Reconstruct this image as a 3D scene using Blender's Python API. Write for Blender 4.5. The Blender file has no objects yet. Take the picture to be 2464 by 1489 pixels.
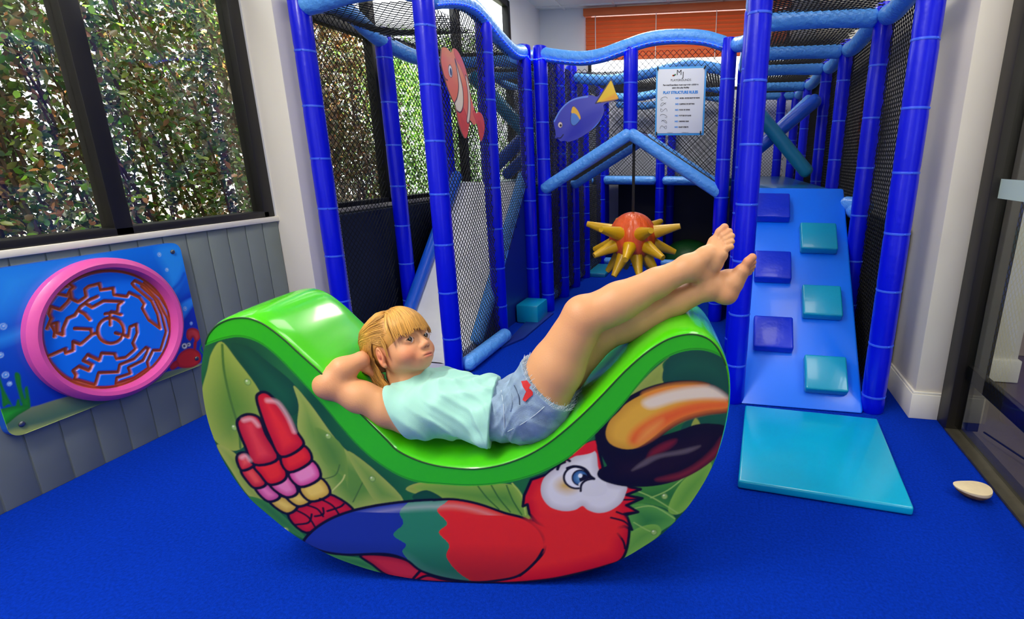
# play room with a foam rocker, a soft play frame and a girl lying on the rocker
LP = (58, 28, 10, 8, 34); HALLP = 60; SKYP = 3.2; SUNP = 16.0; LEDP = 7; EXPO = 0.15; PRES = .002; BVOX = .002; CVOX = .002
import bpy, bmesh, math, random
import numpy as np
from mathutils import Vector, Matrix
from math import sin, cos, pi, radians, sqrt
random.seed(7); RNG = np.random.default_rng(7)
scene = bpy.context.scene
COL = scene.collection

# ------------------------------------------------------------------ camera
PITCH, YAW, ROLL, FPX, PCX, PCY, CAMH = .2813, .1937, .0024, 1304.9, 1480.3, 761.2, 1.10
_Rx = np.array([[1,0,0],[0,cos(PITCH),-sin(PITCH)],[0,sin(PITCH),cos(PITCH)]])
_Ry = np.array([[cos(YAW),0,sin(YAW)],[0,1,0],[-sin(YAW),0,cos(YAW)]])
_Rz = np.array([[cos(ROLL),-sin(ROLL),0],[sin(ROLL),cos(ROLL),0],[0,0,1]])
RC = _Rz @ _Rx @ _Ry
CAM = np.array([0, 0, CAMH])
def ray(px, py):
    d = RC.T @ np.array([(px-PCX)/FPX, (py-PCY)/FPX, 1.0])
    return np.array([d[0], d[2], -d[1]])
def hit(px, py, p0, n):
    """point of a surveyed picture coordinate on the plane (p0, n) of the place"""
    d = ray(px, py); t = np.dot(np.array(p0)-CAM, n)/np.dot(d, n)
    return CAM + d*t
cd = bpy.data.cameras.new('camera'); cam = bpy.data.objects.new('camera', cd); COL.objects.link(cam)
cd.sensor_width = 36; cd.lens = FPX*36/2464; cd.shift_x = (1232-PCX)/2464; cd.shift_y = (PCY-744.5)/2464
cd.clip_start = .02
# blender camera axes: x right, y up, z back
rx = RC[0]; ry = -RC[1]; rz = -RC[2]
def w3(v): return Vector((v[0], v[2], -v[1]))
M = Matrix((w3(rx), w3(ry), w3(rz))).transposed().to_4x4(); M.translation = Vector(CAM)
cam.matrix_world = M
scene.camera = cam

# ------------------------------------------------------------------ colour + materials
def lin(c):
    out = []
    for v in c[:3]:
        v = v/255.0
        out.append(v/12.92 if v <= .04045 else ((v+.055)/1.055)**2.4)
    return out
def lina(a):
    a = np.asarray(a, float)/255.0
    return np.where(a <= .04045, a/12.92, ((a+.055)/1.055)**2.4)
MATS = {}
def mat(name, rgb, rough=.5, metal=0, bump=0, bscale=60, bdetail=3, coat=0, spec=.5, vcol=False, var=0, vscale=8, sss=0, emit=0, ecol=None, sheen=0, stretch=None):
    if name in MATS: return MATS[name]
    m = bpy.data.materials.new(name); m.use_nodes = True
    nt = m.node_tree; b = nt.nodes['Principled BSDF']; L = nt.links.new
    c = lin(rgb)+[1]
    b.inputs['Base Color'].default_value = c
    b.inputs['Roughness'].default_value = rough; b.inputs['Metallic'].default_value = metal
    b.inputs['Specular IOR Level'].default_value = spec
    if coat: b.inputs['Coat Weight'].default_value = coat; b.inputs['Coat Roughness'].default_value = .08
    if sheen: b.inputs['Sheen Weight'].default_value = sheen
    if sss:
        b.inputs['Subsurface Weight'].default_value = sss; b.inputs['Subsurface Radius'].default_value = (.9,.35,.2); b.inputs['Subsurface Scale'].default_value = .008
    tc = nt.nodes.new('ShaderNodeTexCoord')
    src = tc.outputs['Object']
    if stretch:
        mp = nt.nodes.new('ShaderNodeMapping'); mp.inputs['Scale'].default_value = stretch; L(src, mp.inputs['Vector']); src = mp.outputs['Vector']
    colout = None
    if vcol:
        a = nt.nodes.new('ShaderNodeVertexColor'); a.layer_name = 'Col'; colout = a.outputs['Color']
    if var:
        n = nt.nodes.new('ShaderNodeTexNoise'); n.inputs['Scale'].default_value = vscale; n.inputs['Detail'].default_value = 4; L(src, n.inputs['Vector'])
        mr = nt.nodes.new('ShaderNodeMapRange'); mr.inputs['From Min'].default_value = .25; mr.inputs['From Max'].default_value = .75
        mr.inputs['To Min'].default_value = 1-var; mr.inputs['To Max'].default_value = 1+var; L(n.outputs['Fac'], mr.inputs['Value'])
        mx = nt.nodes.new('ShaderNodeVectorMath'); mx.operation = 'SCALE'; L(mr.outputs['Result'], mx.inputs['Scale'])
        if colout: L(colout, mx.inputs[0])
        else: mx.inputs[0].default_value = c[:3]
        colout = mx.outputs[0]
    if colout: L(colout, b.inputs['Base Color'])
    if bump:
        n2 = nt.nodes.new('ShaderNodeTexNoise'); n2.inputs['Scale'].default_value = bscale; n2.inputs['Detail'].default_value = bdetail; L(src, n2.inputs['Vector'])
        bp = nt.nodes.new('ShaderNodeBump'); bp.inputs['Strength'].default_value = 1; bp.inputs['Distance'].default_value = bump; L(n2.outputs['Fac'], bp.inputs['Height']); L(bp.outputs['Normal'], b.inputs['Normal'])
    if emit:
        b.inputs['Emission Color'].default_value = lin(ecol or rgb)+[1]; b.inputs['Emission Strength'].default_value = emit
    MATS[name] = m
    return m

# ------------------------------------------------------------------ objects
def link(o, parent=None):
    COL.objects.link(o)
    if parent: o.parent = parent
    return o
def tag(o, label, cat, group=None, kind=None):
    if label: o['label'] = label
    if cat: o['category'] = cat
    if group: o['group'] = group
    if kind: o['kind'] = kind
    return o
def empty(name, loc=(0,0,0), rz=0, label=None, cat=None, group=None, kind=None):
    o = bpy.data.objects.new(name, None); COL.objects.link(o); o.location = loc; o.rotation_euler = (0,0,rz); o.empty_display_size = .05
    return tag(o, label, cat, group, kind)
class MB:
    def __init__(s): s.v = []; s.f = []; s.m = []
    def add(s, vf, mi=0):
        o = len(s.v); s.v += [tuple(map(float, p)) for p in vf[0]]
        for f in vf[1]: s.f.append(tuple(i+o for i in f)); s.m.append(mi)
        return s
    def build(s, name, mats, parent=None, smooth=True, autosmooth=40):
        me = bpy.data.meshes.new(name); me.from_pydata(s.v, [], s.f)
        ms = mats if isinstance(mats, (list, tuple)) else [mats]
        for m in ms: me.materials.append(m)
        me.polygons.foreach_set('material_index', s.m)
        fin(me, smooth, autosmooth)
        return link(bpy.data.objects.new(name, me), parent)
def fin(me, smooth=True, ang=40):
    me.update()
    if smooth:
        me.polygons.foreach_set('use_smooth', [True]*len(me.polygons))
        if ang:
            try: me.set_sharp_from_angle(angle=radians(ang))
            except Exception: pass
def npmesh(name, V, F, mats, parent=None, cols=None, smooth=True, ang=0, mi=None):
    """fast mesh from arrays; F is (n,3) or (n,4)"""
    V = np.asarray(V, np.float32); F = np.asarray(F, np.int32); k = F.shape[1]
    me = bpy.data.meshes.new(name)
    me.vertices.add(len(V)); me.vertices.foreach_set('co', V.ravel())
    me.loops.add(F.size); me.loops.foreach_set('vertex_index', F.ravel())
    me.polygons.add(len(F)); me.polygons.foreach_set('loop_start', np.arange(0, F.size, k, dtype=np.int32))
    ms = mats if isinstance(mats, (list, tuple)) else [mats]
    for m in ms: me.materials.append(m)
    if mi is not None: me.polygons.foreach_set('material_index', np.asarray(mi, np.int32))
    me.update(calc_edges=True); me.validate()
    if cols is not None:
        a = me.color_attributes.new('Col', 'FLOAT_COLOR', 'POINT')
        c = np.ones((len(V), 4), np.float32); c[:, :3] = cols; a.data.foreach_set('color', c.ravel())
    fin(me, smooth, ang)
    return link(bpy.data.objects.new(name, me), parent)

def box(c, s, bev=0, seg=2, rot=None):
    """box of size s at centre c, edges rounded by bev"""
    bm = bmesh.new(); bmesh.ops.create_cube(bm, size=1)
    for v in bm.verts: v.co = Vector((v.co.x*s[0], v.co.y*s[1], v.co.z*s[2]))
    if bev: bmesh.ops.bevel(bm, geom=bm.edges[:], offset=min(bev, min(s)*.49), segments=seg, affect='EDGES', profile=.5)
    if rot is not None: bmesh.ops.transform(bm, matrix=rot, verts=bm.verts)
    bm.verts.index_update()
    r = ([tuple(v.co+Vector(c)) for v in bm.verts], [tuple(v.index for v in f.verts) for f in bm.faces]); bm.free(); return r
def spline(P, n=8, closed=False):
    P = [np.array(p, float) for p in P]; N = len(P); out = []
    rng = range(N) if closed else range(N-1)
    for i in rng:
        if closed: p0, p1, p2, p3 = P[i-1], P[i], P[(i+1) % N], P[(i+2) % N]
        else: p0, p1, p2, p3 = P[max(i-1,0)], P[i], P[i+1], P[min(i+2,N-1)]
        for k in range(n):
            t = k/n
            out.append(.5*((2*p1)+(-p0+p2)*t+(2*p0-5*p1+4*p2-p3)*t*t+(-p0+3*p1-3*p2+p3)*t**3))
    if not closed: out.append(P[-1])
    return np.array(out)
def tube(path, r, n=12, cap='round'):
    """swept round bar along a path; r a number or one per point"""
    P = np.array(path, float); r = np.full(len(P), r, float) if np.isscalar(r) else np.array(r, float)
    if cap == 'round':
        d0 = P[0]-P[1]; d0 /= np.linalg.norm(d0); d1 = P[-1]-P[-2]; d1 /= np.linalg.norm(d1)
        a = [15, 35, 55, 75]
        pre = [P[0]+d0*r[0]*sin(radians(q))*.8 for q in a[::-1]]; rp = [r[0]*cos(radians(q)) for q in a[::-1]]
        post = [P[-1]+d1*r[-1]*sin(radians(q))*.8 for q in a]; rq = [r[-1]*cos(radians(q)) for q in a]
        P = np.array(pre+list(P)+post); r = np.array(rp+list(r)+rq)
    T = np.gradient(P, axis=0); T /= np.linalg.norm(T, axis=1)[:, None]
    up = np.array([0, 0, 1.0]) if abs(T[0][2]) < .9 else np.array([0, 1.0, 0])
    V = []; F = []; prev = None
    for i in range(len(P)):
        if prev is None: x = np.cross(T[i], up)
        else: x = prev-T[i]*np.dot(prev, T[i])
        x /= np.linalg.norm(x); y = np.cross(T[i], x); prev = x
        for k in range(n):
            q = 2*pi*k/n; V.append(P[i]+(x*cos(q)+y*sin(q))*r[i])
    for i in range(len(P)-1):
        for k in range(n):
            a = i*n+k; b = i*n+(k+1) % n
            F.append((a, b, b+n, a+n))
    if cap: F.append(tuple(range(n))[::-1]); F.append(tuple((len(P)-1)*n+k for k in range(n)))
    return V, F
def lathe(prof, n=20, c=(0,0,0)):
    """profile of (radius, z) turned about the vertical through c"""
    V = []; F = []
    for (r, z) in prof:
        for k in range(n): q = 2*pi*k/n; V.append((c[0]+r*cos(q), c[1]+r*sin(q), c[2]+z))
    for i in range(len(prof)-1):
        for k in range(n):
            a = i*n+k; b = i*n+(k+1) % n; F.append((a, b, b+n, a+n))
    F.append(tuple(range(n))[::-1]); F.append(tuple((len(prof)-1)*n+k for k in range(n)))
    return V, F
def prism(poly, w0, w1, f):
    """closed outline poly (2d) between depths w0 and w1; f(x,y,w) -> 3d"""
    n = len(poly)
    V = [f(p[0], p[1], w0) for p in poly]+[f(p[0], p[1], w1) for p in poly]
    F = [tuple(range(n))[::-1], tuple(range(n, 2*n))]+[(i, (i+1) % n, n+(i+1) % n, n+i) for i in range(n)]
    return V, F

# ------------------------------------------------------------------ printed surfaces (pigment per vertex on a fine grid)
def inside(poly, X, Y):
    c = np.zeros(X.shape, bool); n = len(poly); j = n-1
    for i in range(n):
        xi, yi = poly[i]; xj, yj = poly[j]
        if yi != yj:
            m = ((yi > Y) != (yj > Y)) & (X < (xj-xi)*(Y-yi)/(yj-yi)+xi); c ^= m
        j = i
    return c
def segdist(P, X, Y, closed):
    d = np.full(X.shape, 1e9); n = len(P)
    for i in range(n if closed else n-1):
        a = P[i]; b = P[(i+1) % n]; e = b-a; l = e @ e
        if l < 1e-14: continue
        t = np.clip(((X-a[0])*e[0]+(Y-a[1])*e[1])/l, 0, 1)
        d = np.minimum(d, (X-a[0]-t*e[0])**2+(Y-a[1]-t*e[1])**2)
    return np.sqrt(d)
def paint_layers(X, Y, C, layers, soft):
    """layers: dict(p=points, c=rgb | fn(x,y,depth)->rgb array, o=(width,rgb), s=stroke half width, sharp, n)"""
    for ly in layers:
        P = np.array(ly['p'], float); st = ly.get('s')
        if not ly.get('sharp'): P = spline(P, ly.get('n', 5), closed=not st)
        ow = ly['o'][0] if 'o' in ly else 0
        pad = (st or 0)+ow+soft*2+ly.get('feather', 0)
        m = (X > P[:,0].min()-pad) & (X < P[:,0].max()+pad) & (Y > P[:,1].min()-pad) & (Y < P[:,1].max()+pad)
        if not m.any(): continue
        x, y = X[m], Y[m]
        d = segdist(P, x, y, not st)
        if st:
            sd = d-st
        else:
            sd = np.where(inside(P, x, y), -d, d)
        if ow:
            a = np.clip(.5-(np.abs(sd)-ow*.5)/soft, 0, 1)[:, None]
        fe = ly.get('feather', soft)
        f = np.clip(.5-sd/fe, 0, 1)[:, None]*ly.get('a', 1)
        c = ly['c']
        if c is not None:
            c = lina(c(x, y, np.maximum(-sd, 0))) if callable(c) else lina(c)
            C[m] = C[m]*(1-f)+c*f
        if ow: C[m] = C[m]*(1-a)+lina(ly['o'][1])*a
    return C
def print_grid(name, outline, res, base, layers, to3d, material, parent=None, depth=None, post=None):
    """a flat printed sheet: fine grid clipped to outline; base rgb or fn; to3d maps (x,y,h)"""
    O = np.array(outline, float)
    x0, y0 = O.min(0)-res; x1, y1 = O.max(0)+res
    nx = int((x1-x0)/res)+2; ny = int((y1-y0)/res)+2
    gx = x0+np.arange(nx)*res; gy = y0+np.arange(ny)*res
    X, Y = np.meshgrid(gx, gy, indexing='ij'); X = X.copy(); Y = Y.copy()
    ins = inside(O, X, Y)
    q = ins[:-1,:-1] | ins[1:,:-1] | ins[1:,1:] | ins[:-1,1:]
    use = np.zeros_like(ins); use[:-1,:-1] |= q; use[1:,:-1] |= q; use[1:,1:] |= q; use[:-1,1:] |= q
    sn = use & ~ins
    sx, sy = X[sn], Y[sn]; best = np.full(sx.shape, 1e9); bx = sx.copy(); by = sy.copy()
    for i in range(len(O)):
        a = O[i]; e = O[(i+1) % len(O)]-a; l = e @ e
        if l < 1e-14: continue
        t = np.clip(((sx-a[0])*e[0]+(sy-a[1])*e[1])/l, 0, 1); px = a[0]+t*e[0]; py = a[1]+t*e[1]
        dd = (sx-px)**2+(sy-py)**2; k = dd < best; best[k] = dd[k]; bx[k] = px[k]; by[k] = py[k]
    X[sn] = bx; Y[sn] = by
    idx = -np.ones(X.shape, np.int32); idx[use] = np.arange(use.sum())
    xs, ys = X[use], Y[use]
    C = np.empty((len(xs), 3)); C[:] = lina(base(xs, ys)) if callable(base) else lina(base)
    C = paint_layers(xs, ys, C, layers, res*1.2)
    Hh = depth(xs, ys) if depth else np.zeros_like(xs)
    V = to3d(xs, ys, Hh)
    i, j = np.where(q)
    F = np.stack([idx[i,j], idx[i+1,j], idx[i+1,j+1], idx[i,j+1]], 1)
    # face direction
    a, b, c = V[F[0,0]], V[F[0,1]], V[F[0,2]]; nn = np.cross(b-a, c-a)
    if np.dot(nn, CAM-a) < 0: F = F[:, ::-1]
    return npmesh(name, V, F, material, parent, cols=C)
# ------------------------------------------------------------------ materials
CARPET = mat('carpet', (3,48,172), .95, bump=.004, bscale=260, bdetail=4, var=.3, vscale=120, spec=.05)
GREYWALL = mat('grey_planks', (118,128,126), .6, var=.05, vscale=6)
CREAM = mat('cream_paint', (226,222,210), .6, var=.03, vscale=3)
WHITEWALL = mat('white_paint', (222,224,228), .6, var=.03, vscale=3)
LILACWALL = mat('plaster', (222,214,198), .7, var=.04, vscale=2)
BRONZE = mat('dark_bronze', (38,34,28), .4, metal=.3)
BLACKF = mat('black_frame', (16,15,14), .5)
POST = mat('post_vinyl', (0,14,222), .32, spec=.35, coat=.12, bump=.0015, bscale=30)
TIE = mat('cable_tie', (50,95,240), .4)
RAIL = mat('rail_foam', (88,164,246), .42, coat=.15, bump=.010, bscale=34, bdetail=3)
RAILDK = mat('rail_vinyl_dark', (16,88,214), .35, coat=.2, bump=.002, bscale=24)
NETM = mat('net_cord', (14,16,22), .8)
TEAL = mat('teal_vinyl', (0,150,190), .3, coat=.25, bump=.0012, bscale=14)
TEALDK = mat('teal_pad', (20,128,170), .4, coat=.2, bump=.003, bscale=16)
RAMPM = mat('ramp_vinyl', (6,116,255), .35, coat=.15, bump=.001, bscale=8)
PADBLUE = mat('step_pad_blue', (4,44,206), .32, spec=.4, coat=.12, bump=.003, bscale=18)
DKBLUE = mat('deep_blue_vinyl', (12,40,130), .45, coat=.1)
NAVY = mat('navy_shade', (8,14,40), .5)

def glass_mat(name, tint=(1,1,1), ior=1.5):
    """clear sheet: transparent, mirroring more at grazing angles (Schlick)"""
    m = bpy.data.materials.new(name); m.use_nodes = True; nt = m.node_tree; nt.nodes.clear(); L = nt.links.new
    o = nt.nodes.new('ShaderNodeOutputMaterial'); mx = nt.nodes.new('ShaderNodeMixShader'); lw = nt.nodes.new('ShaderNodeLayerWeight'); lw.inputs['Blend'].default_value = .5
    pw = nt.nodes.new('ShaderNodeMath'); pw.operation = 'POWER'; pw.inputs[1].default_value = 5; L(lw.outputs['Facing'], pw.inputs[0])
    f0 = ((ior-1)/(ior+1))**2
    ma = nt.nodes.new('ShaderNodeMath'); ma.operation = 'MULTIPLY_ADD'; ma.inputs[1].default_value = 1-f0; ma.inputs[2].default_value = f0; L(pw.outputs[0], ma.inputs[0])
    t = nt.nodes.new('ShaderNodeBsdfTransparent'); t.inputs['Color'].default_value = (*tint, 1); g = nt.nodes.new('ShaderNodeBsdfGlossy'); g.inputs['Roughness'].default_value = .01
    L(ma.outputs[0], mx.inputs[0]); L(t.outputs[0], mx.inputs[1]); L(g.outputs[0], mx.inputs[2]); L(mx.outputs[0], o.inputs['Surface']); return m
GLASS = glass_mat('window_glass'); DOORGLASS = glass_mat('tinted_glass', (.72,.74,.72), 1.55)

def struct(name, mb, mats, parent=None, smooth=True):
    o = mb.build(name, mats, parent, smooth)
    if not parent: o['kind'] = 'structure'
    return o
def bx(x0,x1,y0,y1,z0,z1,bev=0): return box(((x0+x1)/2,(y0+y1)/2,(z0+z1)/2),(x1-x0,y1-y0,z1-z0),bev)
WX, SILL, CEIL, BACK, RX = -2.221, .822, 2.75, 6.72, .872
struct('floor', MB().add(bx(-2.30,1.02,-2.6,BACK+.05,-.06,0)), CARPET)

# left wall: grey boards, grooves between, and a sill board
w = MB()
y = -1.55
def boards(y0, y1):
    m = MB(); y = y0
    while y < y1-.01:
        e = min(y+.1, y1); m.add(bx(WX-.05, WX, y+.0028, e-.0028, 0, .797, .002)); y = e
    m.add(bx(WX-.05, WX-.004, y0, y1, 0, .795)); return m
struct('wall_left', boards(-2.6, BACK), GREYWALL)
tr = MB().add(bx(WX-.06, WX+.012, -2.6, 5.77, .797, SILL, .004)); struct('trim_1', tr, CREAM)
# wall above and between the windows
m = MB().add(bx(WX-.06, WX, -2.6, BACK+.02, 2.62, CEIL+.02)).add(bx(WX-.06, WX, 2.385, 2.70, SILL, 2.62)).add(bx(WX-.06, WX, 5.775, BACK+.02, .795, 2.62)).add(bx(WX-.06, WX, -2.6, -1.5, SILL, 2.62))
struct('wall_left.001', m, WHITEWALL)
struct('column_left', MB().add(bx(WX-.01, -2.06, 2.40, 2.66, 0, CEIL, .006)), CREAM)
bbm = MB().add(bx(-2.065, -2.05, 2.385, 2.67, 0, .1, .003)); 

def window(name, ys, z0, z1, trans, mull):
    e = empty(name, (WX-.03, ys[0], z0), kind='structure')
    f = MB(); y0 = ys[0]; X0, X1 = -.03, .035
    for y in ys: f.add(bx(X0, X1, y-y0-mull/2, y-y0+mull/2, 0, z1-z0, .004))
    for z in (0.015, z1-z0-.03)+((trans-z0,) if trans else ()): f.add(bx(X0, X1, 0, ys[-1]-y0, z-(.015 if z < .1 else .03), z+(.015 if z < .1 else .03), .004))
    o = f.build('window_frame', BLACKF, e)
    for a, b in zip(ys[:-1], ys[1:]):
        MB().add(bx(-.004, .002, a-y0+mull/2, b-y0-mull/2, .02, z1-z0-.04)).build('pane', GLASS, e)
    return e
window('window_1', [-1.48, -.55, .55, 1.665, 2.352], SILL, 2.62, 1.86, .066)
window('window_2', [2.73, 3.40, 4.60, 5.74], SILL, 2.62, 1.85, .06)

# back wall with a blind in front of its window
bw = MB().add(bx(-2.3, -1.67, BACK, BACK+.08, 0, CEIL+.02)).add(bx(-1.67, .6, BACK, BACK+.08, 0, 1.86)).add(bx(.6, .95, BACK, BACK+.08, 0, CEIL+.02)).add(bx(-1.67, .6, BACK, BACK+.08, 2.72, CEIL+.02))
struct('wall_back', bw, WHITEWALL)
we = empty('window_3', (-.53, BACK+.05, 1.86), kind='structure')
MB().add(bx(-1.13,1.13,-.02,.02,0,.04)).add(bx(-1.13,1.13,-.02,.02,0.82,.86)).add(bx(-1.13,-1.09,-.02,.02,0,.86)).add(bx(1.09,1.13,-.02,.02,0,.86)).build('window_frame', BLACKF, we)
MB().add(bx(-1.1,1.1,-.003,.003,.03,.83)).build('pane', GLASS, we)
WOOD = mat('blind_wood', (222,108,54), .45, var=.08, vscale=5, stretch=(1,8,8))
bl = empty('venetian_blind', (-.55, BACK-.045, 1.5), label='orange-brown wooden venetian blind closed over the back wall window', cat='blind')
MB().add(bx(-1.13,1.13,-.04,.035,1.16,1.235,.004)).build('head_rail', WOOD, bl)
slat = None
for k in range(11):
    if slat is None:
        slat = MB().add(box((0,0,0),(2.22,.05,.003),.001,1,Matrix.Rotation(radians(72),4,'X'))).build('slat', WOOD, bl); slat.location = (0,0,1.13)
    else:
        s2 = slat.copy(); s2.parent = bl; s2.location = (0,0,1.13-.041*k); COL.objects.link(s2)
SLITLIGHT = mat('slit_light_white', (240,236,226), .7)
for x in (-.99,-.30,.36,.95): MB().add(bx(x-.004,x+.004,-.032,-.029,.66,1.16)).build('slit_light_cord', SLITLIGHT, bl)  # white strips stand in for daylight through the cord holes

# right wall, column end by the glass door, skirting
struct('wall_right', MB().add(bx(RX, 1.02, 2.415, BACK+.02, 0, CEIL+.02, .004)), LILACWALL)
bb = MB().add(bx(RX-.014, .985, 2.403, 3.6, 0, .115, .003)).add(bx(RX-.009, .985, 2.408, 3.6, .115, .125, .002)); struct('baseboard_right', bb, CREAM)
struct('wall_right.001', MB().add(bx(.96, 1.02, -2.6, 2.40, 2.2, CEIL)).add(bx(.98,1.04,-2.6,-1.2,0,2.2)), WHITEWALL)
struct('wall_front', MB().add(bx(-2.3, 1.02, -2.66, -2.6, 0, CEIL)), WHITEWALL)

# glass door
de = empty('door_1', (.985, 2.36, 0), kind='structure')
MB().add(bx(-.012,.05,-.055,.045,0,2.2,.004)).add(bx(.055,.10,-.085,.0,.02,2.2,.004)).add(bx(-.012,.06,-3.56,.04,2.12,2.2)).build('door_frame', BRONZE, de)
MB().add(bx(.02,.028,-3.5,-.05,.03,2.12)).build('glass_pane', DOORGLASS, de)
MB().add(bx(.028,.055,-3.5,-.01,.235,.30,.004)).build('push_rail', BRONZE, de)
FROST = mat('frosted_strip', (176,194,184), .7)
MB().add(bx(.0165,.0195,-3.5,-.05,.965,1.035)).build('frosted_strip', FROST, de)
struct('trim_2', MB().add(bx(.972,1.075,-1.2,2.315,0,.012,.003)), mat('track_metal', (70,66,52), .5, metal=.4, var=.2, vscale=30))
# the hall seen through the glass
HALLF = mat('hall_floor', (96,84,70), .35, var=.15, vscale=5)
struct('floor_hall', MB().add(bx(1.05,4.0,-2.6,5.2,-.06,-.002)), HALLF)
HALLW = mat('hall_wall', (168,150,122), .7, var=.05, vscale=2)
struct('wall_hall', MB().add(bx(3.2,3.3,-2.6,5.2,0,CEIL)).add(bx(1.02,3.3,3.4,3.5,0,CEIL)), HALLW)
struct('column_hall', MB().add(bx(1.30,1.52,2.95,3.35,0,CEIL,.005)).add(bx(1.285,1.535,2.935,3.36,0,.12,.005)), CREAM)
struct('ceiling_hall', MB().add(bx(1.02,4.0,-2.6,5.2,CEIL,CEIL+.05)), WHITEWALL)
ft = empty('foot_trap', (1.19,1.98,0), label='black round knob with thin rod on hall floor behind the glass', cat='door stop')
MB().add(lathe([(.022,0),(.03,.006),(.03,.024),(.024,.034),(.012,.04)],16)).build('knob', BLACKF, ft)
MB().add(tube([(0,.02,.02),(-.03,.12,.02),(-.08,.30,.02)],.004,8)).build('rod', BLACKF, ft)

# ceiling of tiles with T-bars, lamps let into it
ce = MB().add(bx(-2.3,1.05,-2.66,BACK+.08,CEIL+.012,CEIL+.06))
for k in range(7): ce.add(bx(-2.22+.6*k-.31,-2.22+.6*k-.286,-2.6,BACK,CEIL-.002,CEIL+.014))
for k in range(17): ce.add(bx(-2.24,1.0,-2.6+.6*k-.012+.18,-2.6+.6*k+.012+.18,CEIL-.003,CEIL+.013))
struct('ceiling', ce, mat('ceiling_tile', (232,232,228), .8, bump=.002, bscale=150))
LAMP = mat('lamp_diffuser', (250,250,246), .5, emit=2.2)
def ceiling_lamp(x, y, power, lab, sx=.58, sy=1.18, light=True):
    e = empty('ceiling_lamp', (x,y,CEIL-.004), label=lab, cat='ceiling light', group='ceiling lamps in the play room')
    MB().add(bx(-sx/2-.012,sx/2+.012,-sy/2-.012,sy/2+.012,-.008,.006,.003)).build('frame', CREAM, e)
    MB().add(bx(-sx/2,sx/2,-sy/2,sy/2,-.012,-.004)).build('diffuser', LAMP, e)
    l = bpy.data.lights.new('ceiling_light','AREA'); l.shape='RECTANGLE'; l.size=sx; l.size_y=sy; l.energy=power; l.color=(1,.93,.80)
    o = bpy.data.objects.new('ceiling_light', l); COL.objects.link(o); o.location=(x,y,CEIL-.03)
ceiling_lamp(-1.45, .25, LP[0], 'long narrow recessed ceiling lamp over the wall maze', .32, 1.18)
ceiling_lamp(-1.1, -1.1, LP[1], 'recessed ceiling lamp nearest the front left windows')
ceiling_lamp(.35, 1.75, LP[2], 'recessed ceiling lamp over the turquoise mat')
ceiling_lamp(-.6, 3.0, LP[3], 'recessed ceiling lamp over the hanging spiky ball')
ceiling_lamp(-.8, 5.0, LP[4], 'unseen ceiling lamp added over the back of the play frame')  # added out of view to brighten the blind and back wall
hl = bpy.data.lights.new('hall_light','AREA'); hl.size=1.0; hl.energy=HALLP; ho=bpy.data.objects.new('hall_light', hl); COL.objects.link(ho); ho.location=(2.2,1.0,CEIL-.03)

# ------------------------------------------------------------------ outdoors
wd = bpy.data.worlds.new('sky'); scene.world = wd; wd.use_nodes = True
bg = wd.node_tree.nodes['Background']; bg.inputs['Color'].default_value = (.93,.96,1,1); bg.inputs['Strength'].default_value = SKYP
sun = bpy.data.lights.new('sun','SUN'); sun.energy = SUNP; sun.angle = .01; sun.color=(1,.95,.85)
so = bpy.data.objects.new('sun', sun); COL.objects.link(so); so.rotation_euler = Vector((-.36,.18,-1)).to_track_quat('-Z','Y').to_euler()
struct('ground_outside', MB().add(bx(-14,-2.32,-5,16,-.1,-.03)), mat('ground_outside', (150,140,120), .9, var=.3, vscale=5))
struct('roof_slab', MB().add(bx(-2.42,4.0,-2.7,7.0,CEIL+.07,CEIL+.2)), WHITEWALL)
LEAF = mat('leaf', (70,100,40), .28, vcol=True, spec=1.0)
TWIG = mat('twig', (96,78,56), .8, var=.2, vscale=20)
def leafcloud(name, n, fn, size, pal, parent):
    """n small bent leaves; fn(k) gives positions"""
    P = fn(n); d = RNG.normal(size=(n,3)); d /= np.linalg.norm(d,axis=1)[:,None]
    e = RNG.normal(size=(n,3)); e -= d*(e*d).sum(1)[:,None]; e /= np.linalg.norm(e,axis=1)[:,None]
    nn = np.cross(d,e); s = size*RNG.uniform(.6,1.35,n)[:,None]; wd_ = s*.26
    V = np.stack([P-d*s*.5, P-d*s*.18+e*wd_+nn*s*.07, P+d*s*.2+e*wd_*.85+nn*s*.07, P+d*s*.5, P+d*s*.2-e*wd_*.85+nn*s*.07, P-d*s*.18-e*wd_+nn*s*.07],1).reshape(-1,3)
    i = np.arange(n)*6; F = np.concatenate([np.stack([i,i+1,i+2,i+3],1),np.stack([i,i+3,i+4,i+5],1)])
    pl = lina(pal); c = pl[RNG.integers(0,len(pl),n)]*RNG.uniform(.75,2.1,(n,1)); C = np.repeat(c,6,0)
    return npmesh(name, V, F, LEAF, parent, cols=C, smooth=False)
GREENS = [(70,120,20),(104,150,30),(44,84,22),(130,150,50),(60,96,30)]
BROWNS = [(120,96,48),(140,112,64),(96,84,40),(74,92,32),(104,112,44),(146,100,54)]
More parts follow.
